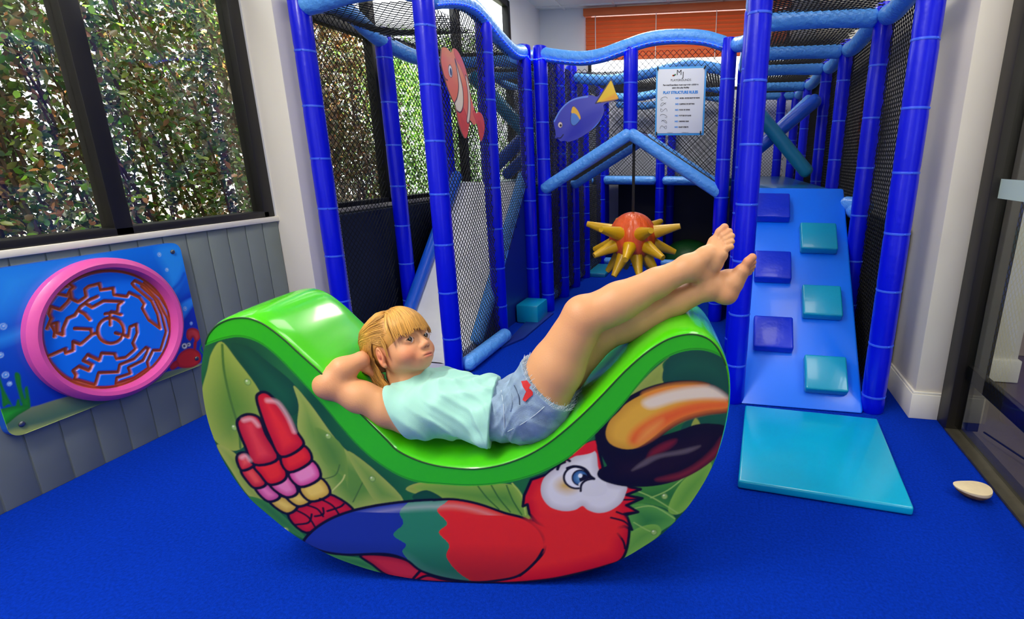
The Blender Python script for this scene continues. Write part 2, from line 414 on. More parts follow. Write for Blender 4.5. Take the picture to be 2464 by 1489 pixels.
def bush(x, y, rx_, ry_, h, n, pal, lab, stems=16, size=.036, lean=.35):
    e = empty('hedge_shrub', (x,y,-.03), label=lab, cat='shrub', group='shrubs outside the windows')
    def fn(k):
        u = RNG.uniform(-1,1,(k,2)); u[:,0] = np.sign(u[:,0])*np.abs(u[:,0])**.8; z = RNG.uniform(0,1,k)**.85*h
        top = 1-.25*(z/h)**3
        wob = .12*np.sin(z*6+u[:,1]*5)
        return np.stack([u[:,0]*rx_*top+wob, u[:,1]*ry_*top-z*lean*.4, z+RNG.normal(0,.05,k)],1)
    leafcloud('foliage', n, fn, size, pal, e)
    m = MB()
    for k in range(stems):
        a = random.uniform(-1,1); b = random.uniform(-1,1); r0 = random.uniform(.004,.013)
        pts = [(a*rx_*.8, b*ry_*.9, 0)]
        for j in range(1,5): pts.append((a*rx_*.8+random.uniform(-.1,.1)*j*.5, b*ry_*.9-lean*.55*j*h/4*random.uniform(.5,1.2), h*j/4*.97))
        m.add(tube(spline(pts,3), np.linspace(r0,r0*.4,13), 5, cap=None))
    m.build('stems', TWIG, e); return e
bush(-3.25, -.2, .45, .95, 2.75, 36000, GREENS+BROWNS[:3], 'green hedge shrub outside beyond the pane at the left edge')
bush(-3.22, 1.35, .42, .80, 2.75, 35000, BROWNS+GREENS[:2], 'brown twiggy hedge shrub outside between the black mullions', stems=60)
bush(-3.18, 2.65, .40, .75, 2.7, 34000, BROWNS[2:]+GREENS, 'mixed green and brown hedge shrub outside behind the white column', stems=40)
bush(-3.25, 4.05, .40, .85, 2.30, 34000, BROWNS, 'dark brown hedge shrub outside behind the black net', stems=60)
bush(-3.3, 5.6, .45, .95, 2.15, 16000, [(96,150,30),(120,172,40),(70,120,30),(140,180,60)], 'bright green shrub outside under the open white sky', stems=12)
bush(-3.5, 7.4, .5, .9, 2.6, 12000, [(96,150,30),(120,172,40),(70,120,30)], 'tall bright green shrub outside farthest along the windows', stems=12)
pe = MB().add(bx(-2.75,-2.45,6.9,7.25,-.03,3.1))
for k in range(34): pe.add(bx(-2.755,-2.445,6.895,7.255,.09*k-.005,.09*k+.003))
o = pe.build('brick_pillar', mat('pale_brick', (222,206,176), .8, var=.08, vscale=20)); tag(o, 'pale brick pillar outside beyond the last window', 'pillar')
# ------------------------------------------------------------------ soft play frame
frame = empty('play_frame', (-.7, 3.1, 0), label='blue padded soft play frame with posts, wavy top rails and black nets', cat='play structure')
FO = np.array([-.7, 3.1, 0])
def rel(p): return np.array(p, float)-FO
PR = .0475
def post_mesh(z1, z0=0, r=PR, step=.243, n=18, off=.11, ties_in=True):
    m = MB(); prof = [(r*.9, z0), (r, z0+.01)]; ties = []
    z = z0+off
    while z < z1-.06:
        prof += [(r, z-.03), (r*.965, z-.006), (r*.965, z+.006), (r, z+.03)]; ties.append(z); z += step
    prof += [(r, z1-.02), (r*.92, z1-.005), (r*.6, z1)]
    m.add(lathe(prof, n), 0)
    if ties_in:
        for t in ties: m.add(tie_shape(r, t, n), 1)
    return m, ties
def tie_shape(r, t, n=18): return lathe([(r*.95,t-.0045),(r*1.0,t-.0045),(r*1.015,t),(r*1.0,t+.0045),(r*.95,t+.0045)], n)
POSTS = {}; TIEM = {}; NTIE = 0
def post(x, y, z1=1.83, z0=0, r=PR, off=.11):
    """padded post; on the nearest ones every tie is a piece of its own"""
    global NTIE
    own = NTIE < 92
    key = (round(z1,3), round(z0,3), round(r,4), off, own)
    if key in POSTS:
        src, ties = POSTS[key]; o = src.copy(); COL.objects.link(o); o.parent = frame
    else:
        m, ties = post_mesh(z1, z0, r, off=off, ties_in=not own); o = m.build('post', [POST, TIE], frame); POSTS[key] = (o, ties)
    o.location = rel((x, y, 0)); o.rotation_euler.z = random.uniform(-.6,.6)
    if own:
        for t in ties:
            if r in TIEM: q = TIEM[r].copy(); COL.objects.link(q); q.parent = o
            else: q = MB().add(tie_shape(r, 0)).add(box((r*.70, -r*.70, 0), (.007,.007,.007), .002)).build('cable_tie', TIE, o); TIEM[r] = q
            q.location = (0,0,t); q.rotation_euler.z = random.uniform(-.5,.5); NTIE += 1
    return o
def rail(pts, r=.045, m=None, n=6, name='rail', cap='round'):
    P = spline([rel(p) for p in pts], n) if len(pts) > 2 else np.array([rel(pts[0])+(rel(pts[1])-rel(pts[0]))*t for t in np.linspace(0,1,9)])
    return MB().add(tube(P, r, 16, cap)).build(name, m or RAIL, frame)
XL, XM, XN, XE, XF, XR = -2.0, -1.36, -1.262, -.02, .097, .715
PL_ = [(XL+.015,2.48),(XL,3.15),(XL,3.82),(XL,4.50),(XL,5.72),(XM+.008,2.47),(XM,3.12),(XM,3.75),(XM-.02,4.45),(XM-.02,5.20),
             (XN,3.80),(-1.27,4.24),(-1.275,4.62),(-1.28,5.02),(-1.28,5.72),(-.66,5.75),(XE,3.78),(XE,4.7),(XE,5.72),
             (XF,3.12),(XF,4.70),(XR,3.12),(XR,3.98),(XR,4.68),(XR,5.70),(.70,6.5),(.55,6.5),(-.62,6.5),(-1.4,6.5),(-2.09,6.5)]
post(XF, 2.43, 2.02, off=.19); post(XR, 2.45, 1.98, r=.051, off=.08)
for x, y in sorted(PL_, key=lambda p: p[1]): post(x, y, off=random.choice([.09,.13,.17,.21]))
post(-.645, 3.80, 1.80, 1.24, off=.10)

# wavy top rails along the depth
def wave_y(x, y0, y1, ph, amp=.06, zc=1.815, T=1.30):
    return [(x, y, zc+amp*math.cos(2*pi*(y-ph)/T)) for y in np.linspace(y0, y1, 12)]
MIDTOP = [(-1.352,2.52,1.79),(XM,2.68,1.835),(XM,2.86,1.868),(XM,3.03,1.866),(XM,3.28,1.80),(XM,3.50,1.758),(XM,3.62,1.76),(XM,3.71,1.778)]
LEFTTOP = [(XL+.01,2.53,1.80),(XL,2.70,1.845),(XL,2.86,1.845),(XL,3.07,1.775),(XL,3.31,1.738),(XL,3.54,1.733),(XL,3.78,1.77)]
rail(MIDTOP); rail(LEFTTOP); rail(wave_y(XL,3.86,6.4,4.4,.04,1.80)); rail(wave_y(XM-.01, 3.80, 6.4, 4.3, .04, 1.79))
FRONTTOP = [(-1.235,3.8,1.775),(-1.117,3.8,1.756),(-.974,3.8,1.742),(-.834,3.8,1.757),(-.696,3.8,1.797),(-.533,3.8,1.840),(-.374,3.8,1.851),(-.191,3.8,1.838),(-.062,3.8,1.802)]
rail(FRONTTOP)
rail([(XL+.06,2.48,1.785),(-1.88,2.48,1.795),(-1.7,2.48,1.825),(-1.5,2.475,1.835),(XM-.05,2.47,1.815)])
# lateral top rails
for y, z in ((3.82,1.74),(4.50,1.75),(5.72,1.74)): rail([(XL+.06,y,z),((XL+XM)/2,y,z+.02),(XM-.06,y,z)])
for y in (3.12,3.98,4.68,5.70,6.5): rail([(XF+.05,y,1.765),((XF+XR)/2,y,1.772),(XR-.06,y,1.765)])
rail([(XF+.05,2.43,1.80),((XF+XR)/2,2.43,1.82),(XR-.06,2.45,1.80)])
for a, b in ((2.45,3.12),(3.12,3.98),(3.98,4.68),(4.68,5.70),(5.70,6.5)):
    rail([(XR,a+.05,1.80),(XR,a+.2*(b-a),1.79),(XR,a+.7*(b-a),1.755),(XR,b-.05,1.765)])
rail([(XF,2.48,1.82),(XF,2.75,1.86),(XF,3.08,1.83)]); rail([(XF,3.16,1.82),(XF,3.5,1.76),(XE+.03,3.8,1.79)])
rail([(XF,3.9,1.78),(XF,4.65,1.78)]); rail([(XE,4.75,1.76),(XE,5.67,1.76)])
for y, dz in ((4.62,-.02),(5.72,-.04),(6.5,-.05)):
    rail([(-1.24,y,1.755+dz),(-.95,y,1.735+dz),(-.64,y,1.78+dz),(-.35,y,1.83+dz),(-.07,y,1.79+dz)], .04)
# gable rails over the middle bay, front and rear
for y, s in ((3.775,1.0),(4.55,.98)):
    rail([(-.655,y,1.262),(-1.245,y,.905)], .042); rail([(-.63,y,1.262),(-.045,y,.895)], .042)
rail([(-.643,3.86,1.268),(-.643,4.48,1.268)], .03, DKBLUE)
# rails and kick rails at the back of the middle bay
for z, r in ((.895,.043),(.04,.04)):
    rail([(-1.22,5.72,z),(-.73,5.72,z)], r); rail([(-.60,5.72,z),(-.075,5.72,z)], r)
rail([(-1.36,5.60,.905),(-1.30,5.30,.905)], .04)
for a, b in ((3.92,4.16),(4.32,4.54),(4.70,4.94),(5.1,5.64)): rail([(-1.335,a,.045),(-1.335,b,.045)], .042)
rail([(-1.302,2.53,.045),(-1.298,3.03,.045)], .043)
rail([(XR,3.2,.83),(XR,3.9,.83)], .045); rail([(.685,3.32,.86),(XR+.04,3.19,.86)], .045)
# crossed barrier pads on both upper lanes
def pad(p0, p1, r, m): return rail([p0, p1], r, m, name='cross_pad')
pad((.16,4.46,1.50),(.60,4.46,1.02), .052, TEALDK); pad((.14,4.56,1.10),(.63,4.56,1.53), .05, RAILDK)
pad((.22,4.66,1.16),(.60,4.66,1.54), .045, RAIL)
pad((-1.93,4.22,1.70),(-1.42,4.22,1.18), .055, TEALDK); pad((-1.93,4.33,.98),(-1.42,4.33,1.42), .05, RAILDK)
pad((-1.80,4.44,.98),(-1.42,4.44,1.30), .045, RAILDK)
# raised decks
DECK = mat('deck_vinyl', (16,96,150), .3, coat=.3)
def deck(x0,x1,y0,y1): return MB().add(bx(x0-FO[0],x1-FO[0],y0-FO[1],y1-FO[1],.845,.925,.012)).build('deck', DECK, frame)
deck(.135,.665,3.43,6.62); deck(-1.945,-1.425,3.80,5.76); deck(-1.95,.12,5.79,6.62)
# dark panels below deck level, most standing in for shade
MB().add(bx(-1.24-FO[0],-.06-FO[0],6.50-FO[1],6.53-FO[1],.0,.845)).build('dark_panel', NAVY, frame)  # dark sheet in place of the unlit space under the deck
MB().add(bx(XE-.015-FO[0],XE+.015-FO[0],3.85-FO[1],6.4-FO[1],.0,.845)).build('dark_panel', NAVY, frame)
MB().add(bx(-1.42-FO[0],-1.405-FO[0],3.83-FO[1],5.7-FO[1],.0,.845)).build('dark_panel', DKBLUE, frame)
MB().add(bx(.838-FO[0],.85-FO[0],2.75-FO[1],6.4-FO[1],.0,.80)).build('dark_panel', NAVY, frame)  # dark sheet imitating the shading low behind the side net
MB().add(bx(-2.105-FO[0],-2.09-FO[0],2.70-FO[1],6.4-FO[1],.0,.80)).build('dark_panel', mat('wall_shade',(26,40,74),.8), frame)  # sheet coloured as the wall boards look in shade

# nets: two families of cords crossing as diamonds
def net(o, u, v, W, Hh, top=None, bot=None, cell=.040, r=.0023, sag=.0, vert=1.0, parent=frame, rel_=True):
    o = np.array(o, float); u = np.array(u, float); u /= np.linalg.norm(u); v = np.array(v, float); v /= np.linalg.norm(v); nrm = np.cross(u, v)
    V = []; F = []
    hv = cell*vert
    tp = top or (lambda s: Hh); bt = bot or (lambda s: 0.0)
    slope = hv/cell
    for sgn in (1, -1):
        c = -Hh/slope if sgn > 0 else 0.0
        end = W if sgn > 0 else W+Hh/slope
        c = math.floor(c/cell)*cell
        while c < end:
            # line: s = c + sgn*t/slope
            runs = []; cur = []
            N = max(4, int(Hh/.06))
            for i in range(N+1):
                t = Hh*i/N; s = c+sgn*t/slope
                ok = -1e-6 <= s <= W+1e-6
                if ok: ok = bt(s) <= t <= tp(s)
                if ok: cur.append((s, t))
                elif cur: runs.append(cur); cur = []
            if cur: runs.append(cur)
            for R in runs:
                # extend to the edges for neat ends
                (s0,t0) = R[0]; (s1,t1) = R[-1]
                R = [(min(max(s0-sgn*.02/slope,0),W), t0-.02)]+R+[(min(max(s1+sgn*.02/slope,0),W), t1+.02)]
                b = len(V)
                for (s, t) in R:
                    bulge = sag*sin(pi*min(max(s/W,0),1))*sin(pi*min(max(t/Hh,0),1))
                    p = o+u*s+v*t+nrm*(bulge+sgn*r*.6)
                    V += [p+u*r, p+nrm*r, p-u*r, p-nrm*r]
                for i in range(len(R)-1):
                    for k in range(4): a = b+i*4+k; e = b+i*4+(k+1)%4; F.append((a,e,e+4,a+4))
            c += cell
    V = np.array(V)
    if rel_: V = V-FO
    return npmesh('net_panel', V, np.array(F), NETM, parent, smooth=False)
wz = lambda y: 1.815+.06*math.cos(2*pi*(y-3.03)/1.30)-.03
for a, b in ((2.52,3.11),(3.19,3.78),(3.86,4.46),(4.54,5.68)): net((XL-.055,a,.03),(0,1,0),(0,0,1),b-a,1.78,sag=.015,cell=.037)
net((XM+.012,2.515,.08),(0,1,0),(0,0,1),.57,1.85,top=lambda s: np.interp(2.515+s,[p[1] for p in MIDTOP],[p[2] for p in MIDTOP])-.12, cell=.031, vert=1.05, sag=.006)
net((XM+.005,3.165,.0),(0,1,0),(0,0,1),.54,1.85,top=lambda s: np.interp(3.165+s,[p[1] for p in MIDTOP],[p[2] for p in MIDTOP])-.04, bot=lambda s: .40+s*.97, cell=.031, vert=1.05)
net((XM-.01,3.80,.93),(0,1,0),(0,0,1),.56,.86,cell=.034); net((XM-.01,4.5,.93),(0,1,0),(0,0,1),.66,.86,cell=.034)
for a, b in ((3.85,4.19),(4.28,4.57),(4.66,4.97),(5.06,5.67)): net((-1.27,a,.06),(0,1,0),(0,0,1),b-a,1.70,cell=.038)
net((-1.22,3.815,.90),(1,0,0),(0,0,1),.55,.95,top=lambda s: np.interp(s-1.22,[p[0] for p in FRONTTOP],[p[2] for p in FRONTTOP])-.935, bot=lambda s: s*.605, cell=.040)
net((-.61,3.815,.90),(1,0,0),(0,0,1),.55,.98,top=lambda s: np.interp(s-.61,[p[0] for p in FRONTTOP],[p[2] for p in FRONTTOP])-.935, bot=lambda s: .36-s*.63, cell=.040)
net((-.643,3.80,1.29),(0,1,0),(-.855,0,-.518),.75,.66,cell=.040); net((-.643,3.80,1.29),(0,1,0),(.85,0,-.53),.75,.66,cell=.040)
net((-1.22,5.745,.93),(1,0,0),(0,0,1),.52,.82,cell=.036); net((-.62,5.745,.93),(1,0,0),(0,0,1),.56,.82,cell=.036)
net((-1.35,6.51,.93),(1,0,0),(0,0,1),.70,.80,cell=.036); net((-.58,6.51,.93),(1,0,0),(0,0,1),1.20,.80,cell=.036)
for a, b in ((2.50,3.07),(3.17,3.93),(4.03,4.63),(4.73,5.65),(5.75,6.45)): net((XR+.03,a-.04,.05),(0,1,0),(0,0,1),b-a+.07,1.73,cell=.032,vert=1.2)
for a, b in ((2.45,3.10),(3.14,3.96),(4.0,4.66),(4.70,5.68),(5.72,6.48)): net((XF+.03,a,1.80),(1,0,0),(0,1,0),XR-XF-.06,b-a,cell=.040,sag=-.02)
for a, b in ((2.50,3.11),(3.19,3.78),(3.86,4.46),(4.54,5.68)): net((XL+.04,a,1.775),(1,0,0),(0,1,0),XM-XL-.08,b-a,cell=.042,sag=-.03)
for a, b in ((4.6,5.70),(5.74,6.48)): net((-1.24,a,1.77),(1,0,0),(0,1,0),1.18,b-a,cell=.042,sag=-.02)
net((XE,3.84,.93),(0,1,0),(0,0,1),.82,.83,cell=.040); net((XE,4.75,.93),(0,1,0),(0,0,1),.92,.83,cell=.040)

# ------------------------------------------------------------------ slide
SLIDEM = mat('slide_vinyl', (226,228,232), .22, coat=.5, bump=.006, bscale=7, bdetail=2, var=.06, vscale=6)
sl = empty('slide', (-1.66,3.2,0), label='white padded slide with blue side bars in the left lane', cat='slide')
S0 = np.array([-1.66,3.2,0])
prof = spline([(3.80,.935),(3.74,.91),(3.41,.57),(3.08,.23),(2.93,.10),(2.78,.052),(2.66,.05),(2.50,.05)], 8)
V=[];F=[]
xs = [-1.90,-1.87,-1.66,-1.45,-1.42]
for (y,z) in prof:
    for k,x in enumerate(xs): V.append(np.array((x,y,z-(.0 if 0<k<4 else .006)))-S0)
n=len(prof)
for i in range(n-1):
    for k in range(4): a=i*5+k; F.append((a,a+1,a+6,a+5))
b=len(V)
for (y,z) in prof:
    for x in (xs[0],xs[4]): V.append(np.array((x,y,max(z-.07,0.002)))-S0)
for i in range(n-1):
    F.append((b+2*i,b+2*i+2,b+2*i+3,b+2*i+1)); F.append((i*5,i*5+5,b+2*i+2,b+2*i)); F.append((i*5+4,b+2*i+1,b+2*i+3,i*5+9))
F.append(((n-1)*5,(n-1)*5+4,b+2*n-1,b+2*n-2)); F.append((0,b,b+1,4))
MB().add((V,F)).build('slide_bed', SLIDEM, sl, autosmooth=50)
for x, m in ((-1.915,RAILDK),(-1.408,RAIL)):
    P=[np.array((x,y,z+.055))-S0 for y,z in ((3.77,.93),(3.41,.555),(3.08,.215),(2.87,.01))]
    MB().add(tube(spline(P,5),.04,14)).build('side_bar', m, sl)
for x in (-1.925,-1.402):
    poly=[(3.80,.0),(3.80,.92),(3.74,.90),(3.08,.22),(2.88,.06),(2.86,0)]
    MB().add(prism(poly,x-.012,x+.012,lambda a,b,w:np.array((w,a,b))-S0)).build('side_panel', DKBLUE, sl, smooth=False)

# teal foam steps under the slide side
st = empty('foam_step', (-1.24,3.55,0), label='low teal foam block under the pale blue slide bar', cat='foam block')
MB().add(box((-.06,0,.065),(.16,.22,.13),.012)).build('block', TEAL, st)
st = empty('foam_step', (-1.36,3.92,0), label='blue foam step behind the low teal block', cat='foam block')
MB().add(box((0,-.02,.10),(.07,.10,.20),.012)).add(box((0,.07,.19),(.07,.10,.38),.012)).build('block', RAILDK, st)
o = MB().add(prism([(-1.27,2.90),(-1.20,3.10),(-1.19,3.70),(-1.33,3.70)],.0,.012,lambda a,b,w:(a,b,w))).build('floor_pad', DKBLUE); tag(o,'thin dark blue floor pad beside the post of the slide lane','mat')
o = MB().add(box((-1.20,5.30,.02),(.22,.5,.04),.008)).build('corner_pad', TEALDK); tag(o,'flat teal pad on the floor in the back left corner of the middle bay','mat')
e = empty('foam_mound', (-.36,6.15,0), label='dark green foam mound behind the low kick rail', cat='foam mound')
MB().add(lathe([(.30*cos(q),.24*sin(q)) for q in np.linspace(0,1.5,12)],28)).build('mound', mat('green_foam',(16,84,30),.5,bump=.01,bscale=12), e)

# ------------------------------------------------------------------ climbing ramp
rp = empty('climbing_ramp', (.397,2.395,0), label='bright blue padded climbing ramp with square foot blocks', cat='ramp')
MB().add(prism([(0,0),(.98,.94),(1.02,.94),(1.02,.0)],-.273,.273,lambda a,b,w:(w,a,b+.002))).build('ramp_body', RAMPM, rp, smooth=False)
bm = bmesh.new(); bm.from_mesh(rp.children[0].data); bmesh.ops.recalc_face_normals(bm, faces=bm.faces[:]); bmesh.ops.bevel(bm, geom=bm.edges[:], offset=.012, segments=3, affect='EDGES', profile=.5); bm.to_mesh(rp.children[0].data); bm.free(); fin(rp.children[0].data,True,40)
sa = math.atan2(.94,.98); RM = Matrix.Rotation(sa,4,'X')
for k,(x,s,m) in enumerate(((-.126,1.185,PADBLUE),(-.126,.775,PADBLUE),(-.124,.37,PADBLUE),(.112,.975,TEAL),(.112,.568,TEAL),(.112,.17,TEAL))):
    o = MB().add(box((0,0,.026),(.188,.178,.052),.010,3)).build('foot_block', m, rp)
    o.location = (x, s*cos(sa), s*sin(sa)+.003); o.rotation_euler = (sa,0,0)
    o['label'] = ('royal blue' if m is PADBLUE else 'teal')+' square foot block'
# turquoise mat
MATT = mat('mat_vinyl', (6,172,214), .25, coat=.4, bump=.0012, bscale=10, var=.04, vscale=3)
mt = prism([(.102,1.70),(.652,1.652),(.700,2.298),(.146,2.322)],.002,.034,lambda a,b,w:(a,b,w))
o = MB().add(mt).build('floor_mat', MATT, smooth=False); tag(o,'turquoise vinyl mat on the carpet at the foot of the ramp','mat')
bm = bmesh.new(); bm.from_mesh(o.data); bmesh.ops.recalc_face_normals(bm, faces=bm.faces[:]); bmesh.ops.bevel(bm, geom=bm.edges[:], offset=.008, segments=3, affect='EDGES', profile=.5); bm.to_mesh(o.data); bm.free(); fin(o.data,True,40)
# pale stone by the door
def stone():
    bm = bmesh.new(); bmesh.ops.create_uvsphere(bm,u_segments=36,v_segments=18,radius=1)
    for v in bm.verts:
        a = math.atan2(v.co.y,v.co.x); rr = 1+.22*max(0,cos(a-2.75))**6-.06*cos(3*a)
        z = v.co.z
        top = z > .05
        v.co = Vector((v.co.x*(.052 if top else .052+.006*z)*rr, v.co.y*(.044 if top else .044+.006*z)*rr, (.038+.004*v.co.x if top else .034+z*.034)))
        if top: v.co.z += (1-(v.co.x/.06)**2-(v.co.y/.05)**2)*.002
    vs=[tuple(v.co) for v in bm.verts]; fs=[tuple(v.index for v in f.verts) for f in bm.faces]; bm.free(); return vs,fs
m = MB(); vf = stone(); m.add(vf)
for i,f in enumerate(m.f):
    if max(m.v[k][2] for k in f) < .0335: m.m[i]=1
o = m.build('stone',[mat('stone_cream',(226,206,164),.7,bump=.002,bscale=40,var=.06,vscale=30),mat('stone_rim',(120,86,56),.8,var=.4,vscale=60,bump=.003,bscale=60)]); o.location=(.885,1.80,.003); o.rotation_euler.z=-.15
tag(o,'cream flat-topped stone on the carpet beside the glass door','stone')

# ------------------------------------------------------------------ spiky ball on a strap
BO = mat('ball_vinyl',(238,94,26),.32,coat=.25,bump=.012,bscale=9,stretch=(3,3,.6))
BY = mat('spike_vinyl',(226,176,8),.35,coat=.2,bump=.003,bscale=25)
BALLC = (-.632,3.88,.565)
ball = empty('spiky_ball', BALLC, label='orange ball with yellow cone spikes hanging on a black strap', cat='punch ball')
m = MB(); V=[];F=[]
R0=.172
for i in range(25):
    t=pi*i/24
    for k in range(112):
        q=2*pi*k/112; g=1-.05*(1-abs(sin(q*7)))*sin(t)
        V.append((R0*g*sin(t)*cos(q), R0*g*sin(t)*sin(q), R0*1.03*cos(t)))
for i in range(24):
    for k in range(112): a=i*112+k; b_=i*112+(k+1)%112; F.append((a,a+112,b_+112,b_))
m.add((V,F)).build('ball', BO, ball)
def spike(az, el, L=.19):
    d=np.array((cos(el)*cos(az),cos(el)*sin(az),sin(el)))
    p0=d*R0*.80; p1=d*(R0+L)
    P=[p0+(p1-p0)*t for t in (0,.15,.5,.85,1.0)]
    MB().add(tube(P,[.052,.048,.036,.025,.020],14,cap='flat')).build('spike', BY, ball, autosmooth=50)
for k in range(6): spike(radians(-60+60*k), radians(14), .178)
for k in range(7): spike(radians(-90+360/7*k), radians(-20), .160)
for k in range(6): spike(radians(-65+60*k), radians(-54), .155)
MB().add(box((0,0,.43),(.02,.006,.58),.001)).add(lathe([(.03,.145),(.03,.16),(.012,.165)],16)).build('strap', mat('strap_black',(10,10,12),.7), ball)

# ------------------------------------------------------------------ flat fish signs
def fish_sign(name, pts3, outline, layers, base, th, label, cat, o3, ux, uz, nrm):
    pass
FISHM = mat('printed_board',(200,200,200),.35,vcol=True,coat=.15); EDGE = mat('board_edge',(40,44,70),.5); EDGEL = mat('board_edge_pale',(216,170,130),.5)
def board_thing(name, label, cat, outline, base, layers, to3, back, res, edge, parts=True):
    """printed flat board: front sheet + thick body"""
    c = to3(np.array([0.0]),np.array([0.0]),np.array([0.0]))[0]
    e = empty(name, tuple(c), label=label, cat=cat)
    f = lambda x,y,h: to3(x,y,h)-c
    OUT = spline(np.array(outline,float),6,closed=True)
    global CAM
    keep = CAM; CAM = keep-c
    print_grid('printed_face', OUT, res, base, layers, f, FISHM, e)
    CAM = keep
    g = lambda a,b,w: f(np.array([a]),np.array([b]),np.array([w]))[0]
    MB().add(prism([tuple(p) for p in OUT], .0006, back, g)).build('board', edge, e, smooth=False)
    return e
# clown fish on the net of the slide lane (plane x = const, faces +x); local x = along y, local y = z
cl = lambda x,y,h: np.stack([-1.318-h, 2.74+x, 1.41+y],-1)
out = [(-.205,.155),(-.19,.185),(-.15,.192),(-.105,.18),(-.07,.205),(-.02,.19),(.03,.14),(.06,.08),(.075,.01),(.10,-.04),(.125,-.075),(.165,-.065),(.205,-.08),(.225,-.12),(.215,-.17),(.17,-.215),(.155,-.19),(.13,-.13),(.09,-.135),(.05,-.115),(.03,-.15),(-.01,-.205),(-.05,-.185),(-.085,-.125),(-.10,-.06),(-.13,-.03),(-.17,.02),(-.20,.08),(-.212,.12)]
OR=(236,120,92); WH=(240,224,200); DK=(52,34,50); RD=(226,84,70)
cly = [dict(p=[(-.19,.185),(-.07,.2),(.05,.1),(-.06,.06),(-.14,.12)],c=(236,146,100),feather=.06),
  dict(p=[(-.07,.205),(-.02,.19),(.03,.14),(.06,.08),(.03,.075),(-.02,.13),(-.07,.17)],c=(222,104,92),o=(.004,(170,70,64))),
  dict(p=[(-.105,-.05),(-.05,-.185),(-.01,-.205),(.03,-.15),(.0,-.08),(-.05,-.04)],c=RD,o=(.004,(180,56,50))),
  dict(p=[(.09,-.07),(.165,-.065),(.225,-.12),(.215,-.17),(.17,-.215),(.13,-.13)],c=RD,o=(.004,(180,56,50))),
  dict(p=[(-.072,.158),(-.03,.08),(-.01,.02),(-.02,-.05),(-.06,-.085),(-.12,-.06),(-.08,-.02),(-.055,.03),(-.055,.09)],c=WH,o=(.007,DK)),
  dict(p=[(.03,.095),(.045,.02),(.035,-.06),(.01,-.12),(.035,-.125),(.062,-.06),(.068,.02),(.05,.085)],c=WH,o=(.006,DK)),
  dict(p=[(-.135,.095+.03*sin(t)) if False else (-.128+.019*cos(t),.095+.027*sin(t)) for t in np.linspace(0,2*pi,9)[:-1]],c=(246,246,246),o=(.004,DK)),
  dict(p=[(-.125+.011*cos(t),.092+.018*sin(t)) for t in np.linspace(0,2*pi,9)[:-1]],c=(46,66,110)),
  dict(p=[(-.205,.075),(-.185,.055),(-.165,.05)],s=.003,c=DK)]
for k in range(5): cly.append(dict(p=[(-.055+.014*k,-.10-.01*k),(-.045+.014*k,-.17)],s=.0016,c=(190,60,52))); cly.append(dict(p=[(.14+.008*k,-.11),(.165+.012*k,-.17)],s=.0016,c=(190,60,52)))
board_thing('clownfish_sign','orange clownfish board with white bands on the slide lane net','sign',out,OR,cly,cl,.006,.003,EDGEL)
# blue tang on the middle bay net (faces the camera); local x along x
tg = lambda x,y,h: np.stack([-.93+x, 3.765+h, 1.395+y],-1)
def px2(px,py,P0,n,org,ax): 
    q=hit(px,py,P0,n); return (q-org)@ax[0],(q-org)@ax[1]
TP=lambda x,y: px2(1320+x/8.758,180+y/8.758,(0,3.765,0),np.array((0,1.,0)),np.array((-.93,3.765,1.395)),(np.array((1.,0,0)),np.array((0,0,1.))))
out=[TP(*p) for p in ((105,1010),(130,930),(230,750),(380,590),(560,490),(760,440),(900,430),(1010,460),(1090,400),(1300,110),(1330,110),(1370,220),(1410,360),(1470,480),(1450,520),(1250,580),(1160,640),(1170,760),(1120,900),(1000,1080),(880,1180),(720,1290),(560,1370),(420,1410),(330,1390),(250,1400),(215,1360),(130,1320),(150,1280),(140,1180))]
tly=[dict(p=[TP(*p) for p in ((330,1390),(600,1330),(900,1130),(1150,850),(1100,700),(800,800),(500,1050))],c=(28,40,176),feather=.05),
 dict(p=[TP(*p) for p in ((120,980),(240,760),(400,590),(580,500),(820,460))],s=.005,c=(110,150,235)),
 dict(p=[TP(*p) for p in ((880,1180),(1000,1080),(1100,960),(1160,820),(1060,980),(950,1100))],c=(60,120,230)),
 dict(p=[TP(*p) for p in ((990,600),(1300,110),(1335,120),(1380,230),(1480,490),(1440,515),(1200,565))],c=(238,196,20),o=(.008,(40,36,80)),sharp=1),
 dict(p=[TP(*p) for p in ((1120,560),(1390,400),(1475,490),(1430,510))],c=(238,160,30),feather=.02,sharp=1),
 dict(p=[TP(*p) for p in ((465,880),(500,690),(540,670),(620,760),(670,880),(665,950),(590,1040),(520,1070),(470,1010))],c=(78,130,210),o=(.004,(30,40,110))),
 dict(p=[TP(*p) for p in ((480,800),(500,690),(545,675),(620,760),(670,880),(660,940),(600,850),(540,810))],c=(244,190,60)),
 dict(p=[TP(245+48*cos(t),1055+62*sin(t)) for t in np.linspace(0,2*pi,10)[:-1]],c=(240,222,212),o=(.003,(40,40,110))),
 dict(p=[TP(255+24*cos(t),1065+30*sin(t)) for t in np.linspace(0,2*pi,10)[:-1]],c=(30,14,18)),
 dict(p=[TP(*p) for p in ((180,1330),(250,1330),(310,1260))],s=.004,c=(22,18,70))]
board_thing('blue_fish_sign','purple-blue oval fish board with yellow tail on the net over the ball','sign',out,(66,72,186),tly,tg,.012,.0028,EDGE)
